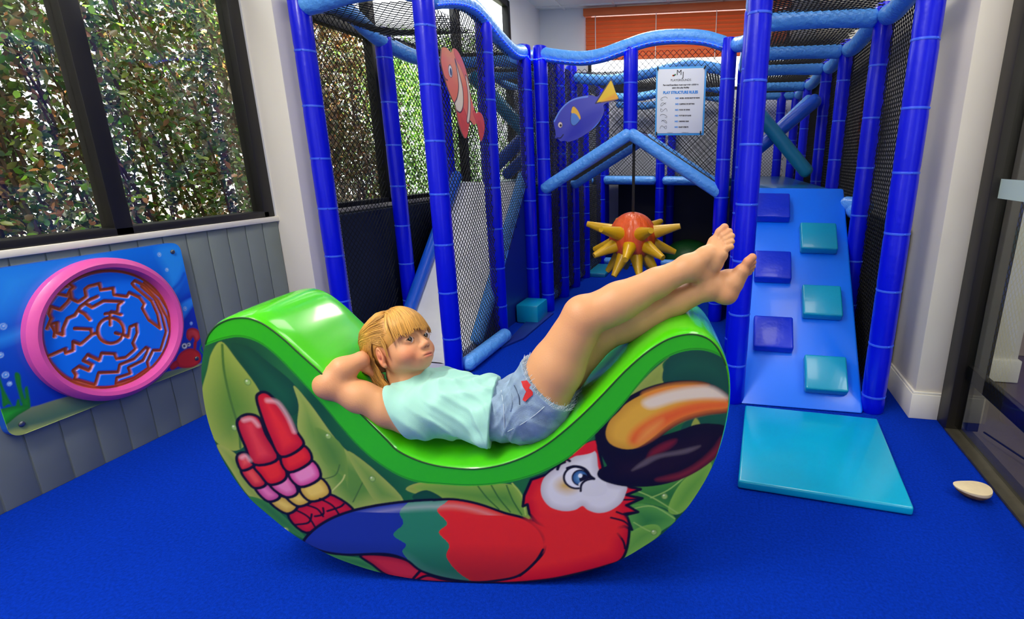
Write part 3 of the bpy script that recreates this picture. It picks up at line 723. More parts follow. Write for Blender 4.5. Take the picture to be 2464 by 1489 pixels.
# orange fish board behind the right hand net (faces -x)
rf = lambda x,y,h: np.stack([.775+h, 3.55+x, 1.30+y],-1)
out=[(.02,.26),(.07,.22),(.05,.17),(.12,.13),(.15,.02),(.14,-.10),(.05,-.16),(.02,-.24),(-.04,-.30),(-.05,-.2),(-.10,-.10),(-.14,.02),(-.10,.14),(-.03,.18)]
rly=[dict(p=[(-.13,.06),(.0,.10),(.13,.06)],s=.012,c=WH),dict(p=[(-.11,-.05),(.0,-.03),(.13,-.06)],s=.012,c=WH),dict(p=[(.06+.02*cos(t),.12+.02*sin(t)) for t in np.linspace(0,2*pi,9)[:-1]],c=(40,40,60))]
board_thing('orange_fish_sign','orange-red fish board with pale bands behind the net beside the ramp','sign',out,(214,84,36),rly,rf,.01,.004,EDGE)

# ------------------------------------------------------------------ rules sign
sg = empty('rules_sign', (-.316,3.79,1.465), rz=0, label='white rules poster with blue border tied to the net', cat='sign')
BORD = mat('sign_blue',(70,164,226),.4); PAPER = mat('sign_paper',(226,230,234),.45); INK = mat('ink_black',(24,24,28),.6); INKB = mat('ink_blue',(40,140,220),.6)
SWD,SHT=.322,.418
MB().add(box((0,.004,0),(SWD,.006,SHT),.001)).build('backing', BORD, sg)
MB().add(box((0,-.0005,0),(SWD-.022,.004,SHT-.026),.0008)).build('panel', PAPER, sg)
def text(body, x, z, size, m, parent, align='CENTER', y=-.0032, name='lettering', bold=0, sx=1.0):
    cu = bpy.data.curves.new('t','FONT'); cu.body = body; cu.size = size; cu.align_x = align; cu.align_y='CENTER'; cu.extrude = .0003; cu.offset = bold
    t = bpy.data.objects.new('t',cu); COL.objects.link(t)
    dg = bpy.context.evaluated_depsgraph_get(); me = bpy.data.meshes.new_from_object(t.evaluated_get(dg)); bpy.data.objects.remove(t); bpy.data.curves.remove(cu)
    me.transform(Matrix.Translation((x,y,z)) @ Matrix.Diagonal((sx,1,1,1)) @ Matrix.Rotation(pi/2,4,'X')); me.materials.clear(); me.materials.append(m); me.name=name
    o = bpy.data.objects.new(name,me); return link(o,parent)
text('M', -.012,.172,.045,INK,sg); text('J', .014,.160,.045,INK,sg)
for dx,c in ((-.052,(230,120,20)),(-.044,(120,30,120)),(-.037,(40,150,60)),(-.046,(220,40,40))):
    MB().add(lathe([(.0048,-.0003),(.0048,.0003)],10)).build('logo_dot', mat('dot%d'%c[0],c,.6), sg).matrix_local = Matrix.Translation((dx,-.0032,.156+random.uniform(-.006,.006)))@Matrix.Rotation(pi/2,4,'X')
text('PLAYGROUNDS', 0,.128,.0185,INK,sg)
text('Parents/Guardians must supervise children', 0,.1,.0132,INK,sg,bold=.0004); text('using this play facility', 0,.083,.0132,INK,sg,bold=.0004)
text('PLAY STRUCTURE RULES', 0,.054,.0225,INKB,sg,bold=.0012,sx=.90)
for k,s in enumerate(('SHOES - SOCKS MUST BE WORN','CLIMBING ON NETTING','FOOD OR DRINK','BOTTLES OR GLASS','CHEWING GUM','SHARP OBJECTS')):
    z=.019-.0355*k
    text('NO',-.020,z,.0135,INKB,sg,bold=.0008); text(s,-.004,z,.0108,INK,sg,'LEFT',bold=.0006,sx=.82)
    P=[np.array((-.105+.022*cos(t*1.7+k),-.0034,z+.010*sin(t*(2+k%3)))) for t in np.linspace(0,2.6,12)]
    MB().add(tube(P,.0009,5,cap=None)).build('pictogram', INK, sg)
text('© playgrounds',-.06,-.192,.006,INK,sg); text('info@playgrounds',.04,-.192,.006,INK,sg)
for dx,dz in ((-.15,.2),(.15,.2),(-.15,-.198),(.14,-.195)): MB().add(box((dx,-.004,dz),(.008,.012,.022),.002,2,Matrix.Rotation(.5 if dx>0 and dz>0 else 0,4,'Y'))).build('corner_tie', INK, sg)

# ------------------------------------------------------------------ blue light string along the rails
LED = mat('led_blue',(60,130,255),.3,emit=LEDP,ecol=(8,36,255)); WIRE = mat('led_wire',(150,180,240),.3)
ls = empty('string_light', (-1.3,3.7,1.78), label='string of blue glowing bulbs along the wavy top rails', cat='string light')
LO=np.array((-1.3,3.7,1.78))
path=[np.array(p)+np.array((.040,0,-.022)) for p in spline(MIDTOP,4)]
path+=[np.array((-1.31,3.735,1.735)),np.array((-1.26,3.735,1.735))]
path+=[np.array(p)+np.array((0,-.042,-.030)) for p in spline(FRONTTOP,4)]
path=np.array(path)
dl=np.r_[0,np.cumsum(np.linalg.norm(np.diff(path,axis=0),axis=1))]
ss=np.arange(0.02,dl[-1],.0335); pts=np.stack([np.interp(ss,dl,path[:,i]) for i in range(3)],1)
MB().add(tube(path-LO,.0035,6)).build('wire', WIRE, ls)
bulb=None
for p in pts:
    if bulb is None: bulb=MB().add(lathe([(.002,-.006),(.0055,-.003),(.006,.0),(.0055,.003),(.002,.006)],8)).build('bulb', LED, ls); o=bulb
    else: o=bulb.copy(); COL.objects.link(o); o.parent=ls
    o.location=p-LO
# ------------------------------------------------------------------ rocker
RPHI = radians(9); RP0 = np.array([-.578, 1.116, 0.0])
RU = np.array([cos(RPHI), sin(RPHI), 0]); RN = np.array([-sin(RPHI), cos(RPHI), 0]); RWID = .29
def rk(px, py):
    q = hit(px, py, RP0, RN); return ((q-RP0) @ RU, q[2])
zl = lambda x, y: rk(480+x/2.0129, 680+y/2.0129)     # left survey sheet
zr = lambda x, y: rk(1000+x/2.19, 740+y/2.19)        # right survey sheet
rock = empty('rocker', tuple(RP0), RPHI, label='large green crescent foam rocker printed with a red parrot', cat='rocker')
TOP = [(-.629,.674),(-.613,.701),(-.589,.722),(-.561,.735),(-.535,.740),(-.51,.739),(-.482,.728),(-.456,.708),(-.43,.683),(-.405,.655),(-.379,.627),(-.353,.598),(-.286,.512),(-.218,.428),(-.193,.398),(-.148,.373),(-.103,.359),(-.055,.352),(-.006,.350),(.042,.357),(.091,.372),(.14,.395),(.188,.427),(.236,.469),(.283,.516),(.329,.567),(.374,.619),(.419,.663),(.462,.695),(.496,.710),(.531,.715),(.562,.707),(.584,.689),(.601,.662)]
BOT = [(.614,.628),(.621,.584),(.622,.536),(.616,.475),(.604,.413),(.584,.349),(.553,.283),(.522,.232),(.476,.174),(.427,.132),(.37,.091),(.328,.069),(.252,.039),(.175,.019),(.072,.006),(-.031,.003),(-.135,.005),(-.213,.013),(-.296,.031),(-.377,.061),(-.429,.088),(-.475,.119),(-.515,.152),(-.557,.197),(-.601,.249),(-.631,.308),(-.652,.368),(-.662,.429),(-.666,.486),(-.662,.554),(-.650,.619)]
LOOP = spline(TOP+BOT, 3, closed=True); NT = len(TOP)*3
VINYL = mat('rocker_green',(72,200,8),.22,coat=.5,bump=.004,bscale=5,bdetail=1)
PIPE = mat('rocker_seam',(20,74,12),.6)
rl = lambda u, z, w: (u, w, z)
# wrap: rounded edges towards both faces
V=[];F=[]; cen=np.array([0,.33]); n=len(LOOP)
nor=np.roll(LOOP,-1,0)-np.roll(LOOP,1,0); nor=np.stack([nor[:,1],-nor[:,0]],1); nor/=np.linalg.norm(nor,axis=1)[:,None]
if np.sum(nor*(LOOP-LOOP.mean(0)))<0: nor=-nor
prof=[(0.0,-.0),(.004,.003),(.012,.006),(.05,.008),(RWID/2,.009),(RWID-.05,.008),(RWID-.012,.006),(RWID-.004,.003),(RWID,0)]
for (w,o_) in prof:
    for k in range(n): p=LOOP[k]+nor[k]*o_; V.append((p[0],w,max(p[1],.0015)))
for i in range(len(prof)-1):
    for k in range(n): a=i*n+k; b=i*n+(k+1)%n; F.append((a,b,b+n,a+n))
MB().add((V,F)).build('cover', VINYL, rock, autosmooth=60)
MB().add(prism([tuple(p) for p in LOOP], RWID-.001, RWID+.001, rl)).build('back_panel', mat('rocker_back',(40,120,40),.4), rock, smooth=False)
sm=[(p[0],-.0005,max(p[1],.003)) for p in LOOP[:NT]]
MB().add(tube(sm,.0022,6)).build('seam', PIPE, rock)
# printed face
RED=(222,26,22); DRED=(150,14,18); BLK=(14,8,10); PINK=(222,80,140); YEL=(218,178,50); OL=(.008,BLK)
def grad(c0,c1,fx):
    c0=np.array(c0,float); c1=np.array(c1,float)
    return lambda x,y,d: c0+(c1-c0)*np.clip(fx(x,y,d),0,1)[:,None]
def rim(c0,c1,w):  # c0 at the edge of the print shape, c1 inside
    return grad(c0,c1,lambda x,y,d: d/w)
L=[];A=L.append
DG=(22,84,46); 
def leafg(x,y): 
    n=.5+.5*np.sin(x*23+np.sin(y*17)*1.5); return np.array((18,76,40))+np.array((14,30,8))*n[:,None]
def leaf(f,pts,c0,c1,w=.05,**k): A(dict(p=[f(*p) for p in pts],c=rim(c0,c1,w),**k))
def line(f,pts,c,s): A(dict(p=[f(*p) for p in pts],s=s,c=c))
leaf(zl,((108,285),(60,340),(40,420),(10,540),(20,640),(60,740),(110,790),(180,812),(250,760),(330,640),(290,520),(180,370)),(150,168,62),(92,136,36),.07)
line(zl,((112,300),(120,420),(150,560),(190,700),(200,800)),(70,112,30),.003)
leaf(zl,((150,300),(250,450),(320,560),(430,640),(480,620),(490,540),(440,470),(330,380),(240,310)),(16,70,40),(24,92,54))
leaf(zl,((458,498),(540,590),(690,790),(830,890),(990,1055),(860,1070),(735,1100),(640,1020),(560,880),(480,720),(482,590)),(160,176,76),(92,142,44),.045)
leaf(zl,((700,800),(560,700),(600,860),(700,940),(720,1000)),(110,150,50),(72,126,40),.04)
line(zl,((640,1010),(690,960),(705,930)),(190,200,110),.0018); line(zl,((600,950),(660,930),(680,880)),(60,100,30),.0015); line(zl,((820,900),(780,990),(745,1060)),(60,100,30),.0015)
leaf(zl,((715,815),(830,890),(900,960),(980,1050),(870,1065),(800,980)),(150,170,70),(104,150,52),.03)
leaf(zl,((85,785),(160,815),(220,880),(250,960),(320,1060),(240,1030),(150,900)),(160,170,70),(96,140,40),.04)
leaf(zl,((240,1035),(330,1060),(410,1130),(520,1240),(420,1190),(320,1110)),(60,130,50),(28,92,44),.03)
leaf(zl,((540,1265),(680,1315),(800,1340),(900,1405),(760,1375),(640,1325)),(70,140,60),(34,104,50),.02)
leaf(zl,((1000,1000),(1085,965),(1250,985),(1250,1070),(1120,1040)),(160,176,70),(120,150,50),.03)
leaf(zr,((-10,945),(140,918),(330,925),(500,930),(555,980),(600,1115),(420,1070),(300,1050),(150,1010)),(140,176,60),(74,138,36),.05)
line(zr,((510,925),(560,990),(580,1090)),(170,196,80),.0022)
for a,b in (((330,940),(440,1060)),((400,935),(500,1075)),((480,935),(560,1090))): line(zr,(a,((a[0]+b[0])/2-8,(a[1]+b[1])/2),b),(40,100,26),.0018)
leaf(zr,((-10,985),(60,960),(140,1000),(120,1015),(0,1010)),(16,70,40),(20,80,44),.02)
leaf(zr,((1335,262),(1300,300),(1310,390),(1150,470),(1120,475),(1230,350)),(150,166,70),(132,150,56),.03)
leaf(zr,((1345,255),(1310,310),(1310,395),(1440,385),(1560,410),(1660,500),(1660,300),(1560,230),(1430,220)),(18,72,52),(22,84,58),.04)
leaf(zr,((1130,950),(1260,935),(1400,895),(1560,800),(1560,900),(1480,1000),(1380,1080),(1300,1050),(1200,1030),(1140,1060)),(70,140,40),(34,104,38),.05)
leaf(zr,((1400,920),(1545,810),(1550,900),(1480,1000),(1390,1085),(1330,1060)),(130,180,60),(84,150,42),.04)
leaf(zr,((1130,1050),(1250,1040),(1370,1110),(1290,1180),(1200,1250),(1085,1325),(1130,1200)),(90,160,60),(46,118,44),.05)
leaf(zr,((1140,1180),(1260,1140),(1290,1190),(1180,1270),(1085,1320)),(120,176,60),(76,142,44),.04)
for a in (((1130,950),(1250,1000),(1380,1080)),((1140,1060),(1250,1045),(1365,1110)),((1240,1000),(1330,960),(1420,890)),((1150,1130),(1220,1170),(1250,1180))): line(zr,a,(150,190,90),.0016)
leaf(zr,((1400,645),(1500,615),(1650,625),(1650,535),(1560,545),(1440,585)),(20,78,50),(24,88,56),.03)
leaf(zr,((1452,630),(1475,580),(1500,620)),(150,160,60),(150,160,60),.02)
for x,y,f in ((235,480,zl),(625,742,zl),(838,948,zl),(170,700,zl),(420,1195,zl),(1312,993,zr),(1256,1182,zr)):
    u,z=f(x,y); A(dict(p=[(u+.0075*cos(t),z+.008*sin(t)) for t in np.linspace(0,2*pi,9)[:-1]],c=(150,186,96),o=(.002,(90,130,50)))); A(dict(p=[(u-.002+.002*cos(t),z+.003+.002*sin(t)) for t in np.linspace(0,2*pi,7)[:-1]],c=(235,240,200)))
# tail feathers
def fea(pts,c0,c1,w=.02,f=zl): A(dict(p=[f(*p) for p in pts],c=rim(c0,c1,w),o=OL))
fea(((430,1120),(540,1060),(630,1022),(750,1105),(640,1145),(520,1210)),(170,14,26),(206,26,36))
fea(((340,1058),(400,1032),(475,1082),(422,1117)),(180,140,40),(226,196,90)); fea(((422,1035),(482,1008),(540,1055),(480,1082)),(190,150,40),(230,200,90)); fea(((486,990),(585,943),(634,1020),(540,1058)),(190,150,40),(232,200,90))
fea(((270,992),(322,968),(392,1032),(332,1058)),(176,60,120),(232,120,170)); fea(((342,975),(425,928),(478,1010),(420,1037)),(190,60,120),(236,130,176)); fea(((432,915),(542,858),(588,940),(490,988)),(196,50,120),(240,140,186))
fea(((203,905),(266,884),(324,970),(272,994),(232,960)),(170,14,20),(232,80,66)); fea(((268,880),(382,848),(424,922),(402,962),(340,976),(296,930)),(190,10,16),(234,44,22)); fea(((396,840),(502,786),(544,860),(436,917)),(190,12,18),(234,44,24))
fea(((182,858),(192,828),(222,822),(252,850),(266,884),(208,908)),(180,16,24),(236,90,80)); fea(((184,690),(198,652),(240,636),(292,655),(324,735),(382,850),(268,880),(222,790)),(176,16,26),(226,60,58),.03); fea(((278,562),(290,535),(322,530),(362,560),(432,650),(474,720),(504,788),(398,842),(338,740),(300,640)),(186,14,26),(232,46,34),.03)
for pts in (((330,570),(380,580),(430,650),(460,720)),((215,665),(255,660),(285,690)),((205,845),(225,838),(245,858))): A(dict(p=[zl(*p) for p in pts],s=.004,c=(246,190,190),feather=.012,a=.8))
for a,b in (((520,1075),(600,1130)),((585,1045),(680,1125)),((470,1100),(560,1180))): line(zl,(a,((a[0]+b[0])/2+12,(a[1]+b[1])/2-8),b),BLK,.003)
for a in (((470,1170),(530,1160),(545,1120)),((560,1130),(600,1120),(600,1090)),((620,1105),(680,1085),(700,1070))): line(zl,a,BLK,.003)
# belly tail
A(dict(p=[zl(*p) for p in ((780,1318),(900,1318),(1000,1340),(1110,1390),(1250,1440),(1330,1452),(1000,1440),(905,1412),(840,1365))],c=rim((150,20,30),(196,40,48),.02),o=OL))
# body and wing
body=[zr(*p) for p in ((-20,1440),(60,1410),(150,1430),(310,1446),(500,1448),(700,1430),(850,1400),(1000,1360),(1088,1322),(1122,1220),(1112,1120),(1000,1060),(860,1020),(700,1050),(620,1120),(400,1100),(200,1150),(100,1300))]
A(dict(p=body,c=rim((196,10,14),(236,42,14),.05),o=OL))
wing=[zl(*p) for p in ((508,1245),(560,1190),(640,1140),(740,1103),(860,1077),(1000,1058),(1120,1050))]+[zr(*p) for p in ((100,1012),(200,1008),(330,1032),(470,1080),(580,1112),(660,1180),(680,1270),(620,1350),(540,1412),(430,1436),(310,1444),(160,1425),(30,1385))]+[zl(*p) for p in ((1000,1340),(900,1312),(720,1316),(600,1300),(520,1265))]
wing_in=np.array(spline(wing,5,closed=True))
bl=spline([zl(*p) for p in ((1030,1040),(1008,1065),(970,1110),(988,1165),(940,1220),(1000,1265),(984,1300),(1015,1350),(1020,1400))],5)
gr=spline([zr(*p) for p in ((175,990),(165,1022),(114,1066),(168,1135),(124,1182),(178,1248),(164,1312),(225,1392),(320,1455))],5)
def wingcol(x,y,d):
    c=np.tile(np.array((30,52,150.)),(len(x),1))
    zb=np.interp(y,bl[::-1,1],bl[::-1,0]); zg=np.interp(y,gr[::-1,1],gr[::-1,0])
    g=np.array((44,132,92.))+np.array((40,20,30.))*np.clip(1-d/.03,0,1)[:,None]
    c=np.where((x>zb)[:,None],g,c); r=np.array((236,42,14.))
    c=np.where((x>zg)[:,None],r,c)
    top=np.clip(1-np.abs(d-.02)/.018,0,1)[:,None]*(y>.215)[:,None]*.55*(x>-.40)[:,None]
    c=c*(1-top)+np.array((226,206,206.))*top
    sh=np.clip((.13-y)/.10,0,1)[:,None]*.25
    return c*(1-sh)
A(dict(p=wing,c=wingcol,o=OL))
# wipe the outline where the wing melts into the body
A(dict(p=[zr(*p) for p in ((585,1120),(690,1150),(760,1180),(720,1260),(640,1270),(660,1200))],c=(236,42,14),feather=.03))
line(zr,((550,1412),(625,1345),(672,1272)),BLK,.003); line(zr,((1065,1188),(1095,1230),(1104,1268)),BLK,.003); line(zr,((620,1118),(660,1140),(712,1150)),BLK,.003)
# head
head=[zr(*p) for p in ((955,700),(880,722),(830,765),(760,820),(690,878),(610,905),(572,990),(566,1045),(590,1035),(600,1085),(640,1130),(720,1165),(900,1190),(1060,1160),(1100,1150),(1140,1168),(1118,1110),(1100,1085),(1172,1075),(1130,1050),(1110,1040),(1195,1003),(1135,992),(1110,985),(1186,955),(1130,945),(1100,930),(1000,900))]
A(dict(p=head,c=rim((204,14,14),(238,44,16),.03),o=OL,n=3,sharp=1)); A(dict(p=[zr(*p) for p in ((640,1090),(760,1090),(900,1100),(1060,1080),(1090,1150),(1060,1200),(900,1230),(720,1200),(650,1150))],c=(236,42,14),feather=.03))
for a in (((1060,1075),(1110,1090),(1168,1078)),((1030,1105),(1100,1125),(1138,1165)),((1080,1010),(1130,1010),(1190,1005))): line(zr,a,BLK,.0028)
A(dict(p=[zr(*p) for p in ((660,960),(668,915),(692,880),(760,830),(850,778),(945,755),(965,850),(1015,915),(1108,935),(1106,980),(1080,1030),(1020,1070),(960,1080),(908,1064),(880,1043),(840,1064),(780,1070),(712,1050),(672,1005))],c=rim((196,190,190),(226,224,224),.02)))
A(dict(p=[zr(800+52*cos(t),935+34*sin(t)) for t in np.linspace(0,2*pi,9)[:-1]],c=(214,176,90),feather=.03))
A(dict(p=[zr(*p) for p in ((830,770),(885,722),(952,700),(940,757),(860,778))],c=(226,30,24)))
ell=lambda cx,cy,a,b,n=12: [zr(cx+a*cos(t),cy+b*sin(t)) for t in np.linspace(0,2*pi,n+1)[:-1]]
A(dict(p=ell(850,893,68,58),c=(236,236,238),o=(.006,BLK)))
A(dict(p=ell(868,895,42,40),c=rim((40,80,130),(120,180,220),.02),o=(.004,BLK))); A(dict(p=ell(886,900,24,24),c=(20,18,26))); A(dict(p=ell(868,884,11,11,8),c=(240,246,250)))
A(dict(p=[zr(*p) for p in ((870,955),(860,925),(900,905),(945,895),(1000,910),(1000,980),(900,990))],c=(222,220,220)))
line(zr,((800,845),(840,835),(890,850),(920,885),(940,900)),BLK,.004); line(zr,((870,965),(875,930),(900,908),(938,900)),BLK,.003)
line(zr,((748,850),(760,825),(786,812)),BLK,.004); line(zr,((770,812),(790,797),(812,806)),BLK,.004)
# beak
A(dict(p=[zr(*p) for p in ((985,625),(955,660),(962,720),(1000,800),(1015,835),(975,855),(968,885),(1010,912),(1110,934),(1250,932),(1380,902),(1500,842),(1590,762),(1632,640),(1560,618),(1480,622),(1400,650),(1280,690),(1200,740),(1110,757),(1040,742))],c=rim((10,4,6),(26,10,14),.04),o=OL))
A(dict(p=[zr(*p) for p in ((1222,790),(1245,750),(1310,712),(1372,695),(1340,735),(1230,792))],c=(116,24,26),feather=.012))
A(dict(p=[zr(*p) for p in ((1270,905),(1400,868),(1500,810),(1575,740),(1618,680),(1590,765),(1500,840),(1390,897))],c=(126,34,34),feather=.016))
A(dict(p=[zr(*p) for p in ((1140,856),(1235,785),(1380,752),(1500,726),(1430,765),(1290,790),(1210,830))],c=(92,80,84),feather=.008))
beak=[zr(*p) for p in ((1110,490),(1060,540),(1012,590),(990,650),(1000,702),(1040,738),(1110,756),(1180,744),(1260,690),(1340,625),(1420,582),(1530,552),(1652,536),(1652,485),(1605,440),(1540,408),(1460,394),(1340,400),(1220,432))]
A(dict(p=beak,c=rim((196,140,30),(228,172,48),.03),o=(.012,BLK)))
A(dict(p=[zr(*p) for p in ((1200,450),(1330,408),(1460,397),(1540,410),(1500,425),(1380,430),(1240,470))],c=(232,140,40),feather=.015))
A(dict(p=[zr(*p) for p in ((1200,490),(1330,440),(1480,415),(1570,420),(1645,482),(1520,480),(1380,492),(1240,530))],c=(232,214,190),feather=.014))
A(dict(p=[zr(*p) for p in ((1120,700),(1150,640),(1250,570),(1380,515),(1500,488),(1652,488),(1650,532),(1530,552),(1420,582),(1330,628),(1240,690),(1160,725))],c=grad((236,120,30),(228,84,20),lambda x,y,d:d/.03),feather=.02))
A(dict(p=[zr(*p) for p in ((1170,700),(1210,640),(1300,590),(1270,640),(1200,700))],c=(238,150,60),feather=.02))
# green vinyl border under the seam
seam=[tuple(p) for p in LOOP[:NT]]
low=[zl(*p) for p in ((28,305),(110,275),(200,262),(290,290),(370,350),(440,420),(520,505),(600,592),(680,690),(760,780),(850,860),(960,930),(1060,965))]+[zr(*p) for p in ((130,930),(280,938),(420,930),(550,905),(680,860),(800,795),(900,710),(1000,610),(1100,500),(1180,400),(1260,310),(1340,255),(1420,228),(1500,222),(1570,238),(1625,268))]
low=[tuple(p) for p in spline(low,4)]
out_up=[(p[0]+nn_[0]*.03,p[1]+nn_[1]*.03) for p,nn_ in zip(LOOP[:NT],nor[:NT])]
A(dict(p=out_up+low[::-1],sharp=1,c=(46,186,4)))
A(dict(p=[(p[0]+.0,p[1]+.0035) for p in low],sharp=1,s=.0009,c=(30,104,10)))
R3=lambda x,y,h: np.stack([x,-.0012-h,np.maximum(y,.0015)],-1)
kc=CAM; CAM=np.array([0,-3.,.3])
print_grid('printed_face',LOOP,PRES,leafg,L,R3,mat('printed_vinyl',(200,200,200),.38,vcol=True,coat=.12,bump=.003,bscale=4,bdetail=1),rock)
CAM=kc

# ------------------------------------------------------------------ sea maze panel on the left wall
PX=-2.196
def wl(x,y,X=PX): 
    q=hit(x/2.864, 560+y/2.864,(X,0,0),np.array((1.,0,0))); return (q[1],q[2])
mz = empty('maze_panel',(WX,1.50,.50),label='blue undersea wall panel with a round pink-rimmed orange maze',cat='wall toy')
MO=np.array((WX,1.50,.50))
y0,y1,z0,z1=1.155,1.845,.236,.770; rr=.035
oc=[]
for (cx,cz,a0) in ((y1-rr,z1-rr,0),(y0+rr,z1-rr,90),(y0+rr,z0+rr,180),(y1-rr,z0+rr,270)):
    for k in range(6): a=radians(a0+18*k); oc.append((cx+rr*cos(a),cz+rr*sin(a)))
S=[];B=S.append
def sea(x,y):
    t=np.clip((y-z0)/(z1-z0),0,1)[:,None]; return np.array((10,40,170.))*(1-t)+np.array((6,120,240.))*t
B(dict(p=[wl(*p) for p in ((-40,270),(300,230),(700,170),(300,330),(150,480),(-40,560))],c=(40,150,250),feather=.10))
B(dict(p=[wl(*p) for p in ((-40,720),(200,640),(200,700),(-40,790))],c=(36,140,240),feather=.03))
B(dict(p=[wl(*p) for p in ((1080,110),(1230,80),(1280,200),(1240,330),(1180,420),(1140,260))],c=(36,150,250),feather=.04))
B(dict(p=[wl(*p) for p in ((1250,470),(1340,420),(1380,600),(1400,700),(1300,720),(1240,600))],c=(8,50,190),feather=.03))
B(dict(p=[wl(*p) for p in ((1180,560),(1260,480),(1360,440),(1300,540),(1220,640))],c=(40,140,244),feather=.015))
B(dict(p=[wl(*p) for p in ((1270,280),(1240,340),(1180,400))],s=.006,c=(12,90,214),feather=.01))
B(dict(p=[wl(*p) for p in ((-60,1240),(200,1205),(460,1130),(800,1060),(1180,950),(1450,900),(1450,1010),(60,1460),(-60,1450))],c=rim((118,132,96),(70,110,86),.06)))
B(dict(p=[wl(*p) for p in ((50,1440),(60,1370),(300,1320),(560,1230),(900,1120),(1200,980),(1440,890),(1440,960),(1100,1080),(700,1230),(300,1370))],c=(156,172,96),feather=.02))
for p in (((20,1200),(60,1180),(90,1200),(30,1080),(-5,980),(-10,1010),(10,1120)),((160,1200),(210,1200),(195,1080),(185,1055),(168,1080),(175,1140),(150,1060),(140,980),(110,960),(100,990),(120,1080)),((110,1200),(140,1195),(135,1150),(118,1150)),((-20,1230),(120,1190),(210,1200),(120,1260),(20,1330))):
    B(dict(p=[wl(*q) for q in p],c=rim((24,110,26),(40,160,36),.02)))
for cx,cy,r in ((22,645,18),(2,843,16),(38,980,18),(66,1040,12),(1275,523,16),(1318,624,12),(1098,150,14),(1150,255,12)):
    u,z=wl(cx,cy); B(dict(p=[(u+r/2300*cos(t),z+r/2000*sin(t)) for t in np.linspace(0,2*pi,9)[:-1]],c=(60,140,235),o=(.002,(170,210,250)))); B(dict(p=[(u+.001+.002*cos(t),z+.001+.002*sin(t)) for t in np.linspace(0,2*pi,7)[:-1]],c=(235,245,255)))
for p,c in ((((1210,900),(1240,830),(1310,795),(1370,820),(1385,880),(1330,925),(1250,930)),(222,44,26)),(((1285,720),(1290,670),(1330,655),(1370,675),(1380,720),(1350,755),(1330,720),(1310,745)),(226,66,60)),(((1170,920),(1210,880),(1235,910),(1190,945)),(200,40,30)),(((1335,755),(1355,750),(1350,800),(1335,800)),(210,50,36))):
    B(dict(p=[wl(*q) for q in p],c=rim((170,24,20),c,.012)))
for cx,cy,r in ((1272,780,20),(1302,770,14)):
    B(dict(p=[wl(cx+r*cos(t),cy+r*sin(t)) for t in np.linspace(0,2*pi,9)[:-1]],c=(240,240,236),o=(.002,(40,20,20)))); B(dict(p=[wl(cx-2+r*.45*cos(t),cy+r*.45*sin(t)) for t in np.linspace(0,2*pi,8)[:-1]],c=(20,24,60)))
B(dict(p=[wl(*q) for q in ((1385,700),(1392,760),(1380,800),(1400,830))],s=.003,c=(30,130,60)))
kc=CAM; CAM=CAM-MO
print_grid('printed_face',oc,.0030,sea,S,lambda x,y,h: np.stack([PX-WX+.0+h*0,x-MO[1],y-MO[2]],-1),mat('printed_hdpe',(200,200,200),.4,vcol=True,coat=.1),mz)
CAM=kc
MB().add(prism(oc,PX-.0006,WX,lambda a,b,w:np.array((w,a,b))-MO)).build('board',mat('board_blue',(14,90,200),.45),mz,smooth=False)
# ring and grooved disc
RCY,RCZ=1.514,.496
rin,rout=.222,.262
prof_r=[(rin-.004,0),(rin,.02),(rin+.006,.036),((rin+rout)/2,.040),(rout-.012,.036),(rout,.022),(rout,0)]
V=[];F=[];N=96
for (r,h) in prof_r:
    for k in range(N): q=2*pi*k/N; V.append(np.array((PX+h,RCY+r*cos(q),RCZ+r*sin(q)))-MO)
for i in range(len(prof_r)-1):
    for k in range(N): a=i*N+k; b=i*N+(k+1)%N; F.append((a,b,b+N,a+N))
MB().add((V,F)).build('ring',mat('pink_hdpe',(222,84,166),.4,bump=.0008,bscale=60,coat=.1),mz)
MZ=[]
def st(pts): MZ.append(np.array([wl(p[0],p[1],PX+.014) for p in pts]))
st(((480,345),(515,375),(490,395),(470,435),(380,415),(355,460),(330,500),(360,510),(345,560),(360,590),(330,660)))
st(((360,510),(420,530),(470,480),(490,450),(545,478),(600,440),(590,390),(615,370),(690,350),(700,395),(785,382),(790,428),(880,440),(895,412),(965,445),(1000,490),(985,520),(1030,600),(1110,660),(1090,560),(1050,470),(930,370),(915,350),(935,330)))
st(((380,410),(400,360),(470,370))); st(((490,395),(500,450)))
st(((380,715),(385,680),(360,630),(400,620),(400,690),(440,705),(440,660),(470,590),(520,570),(560,510),(620,465),(675,440)))
st(((555,540),(590,560),(625,600))); st(((600,490),(640,515),(720,470),(850,475),(820,500),(815,545),(730,560))); st(((770,545),(840,565))); st(((765,570),(765,635)))
st([(768+90*cos(t),675+88*sin(t)) for t in np.linspace(0,2*pi,25)])
st(((520,660),(630,665),(640,700),(560,770),(510,750),(510,810),(460,830),(455,800),(330,855))); st(((640,700),(680,690)))
st(((850,700),(890,720),(900,650),(945,630),(950,690),(920,760),(940,800),(870,860),(810,870),(795,835),(705,830),(690,880),(610,840),(580,880),(640,910),(620,950),(550,920),(510,950),(530,980),(520,1010),(660,1050),(685,965),(820,960),(830,910),(930,870),(1010,790))); st(((800,690),(830,700)))
st(((1010,790),(1030,800),(990,880),(890,930),(905,970),(810,1000),(805,1040),(930,1000),(1030,930),(1020,890),(1060,810),(1110,810),(1150,680),(1120,560),(1070,450),(980,370)))
st(((935,330),(1010,370),(1100,470),(1160,590),(1180,680),(1140,830),(1080,930)))
st(((1000,345),(1110,440),(1180,560),(1195,680),(1160,830),(1060,960)))
st([(0,0),(1,1)]); MZ.pop()
cir=[(RCY+.2155*cos(t),RCZ+.2155*sin(t)) for t in np.linspace(0,2*pi,60)]; MZ.append(np.array(cir))
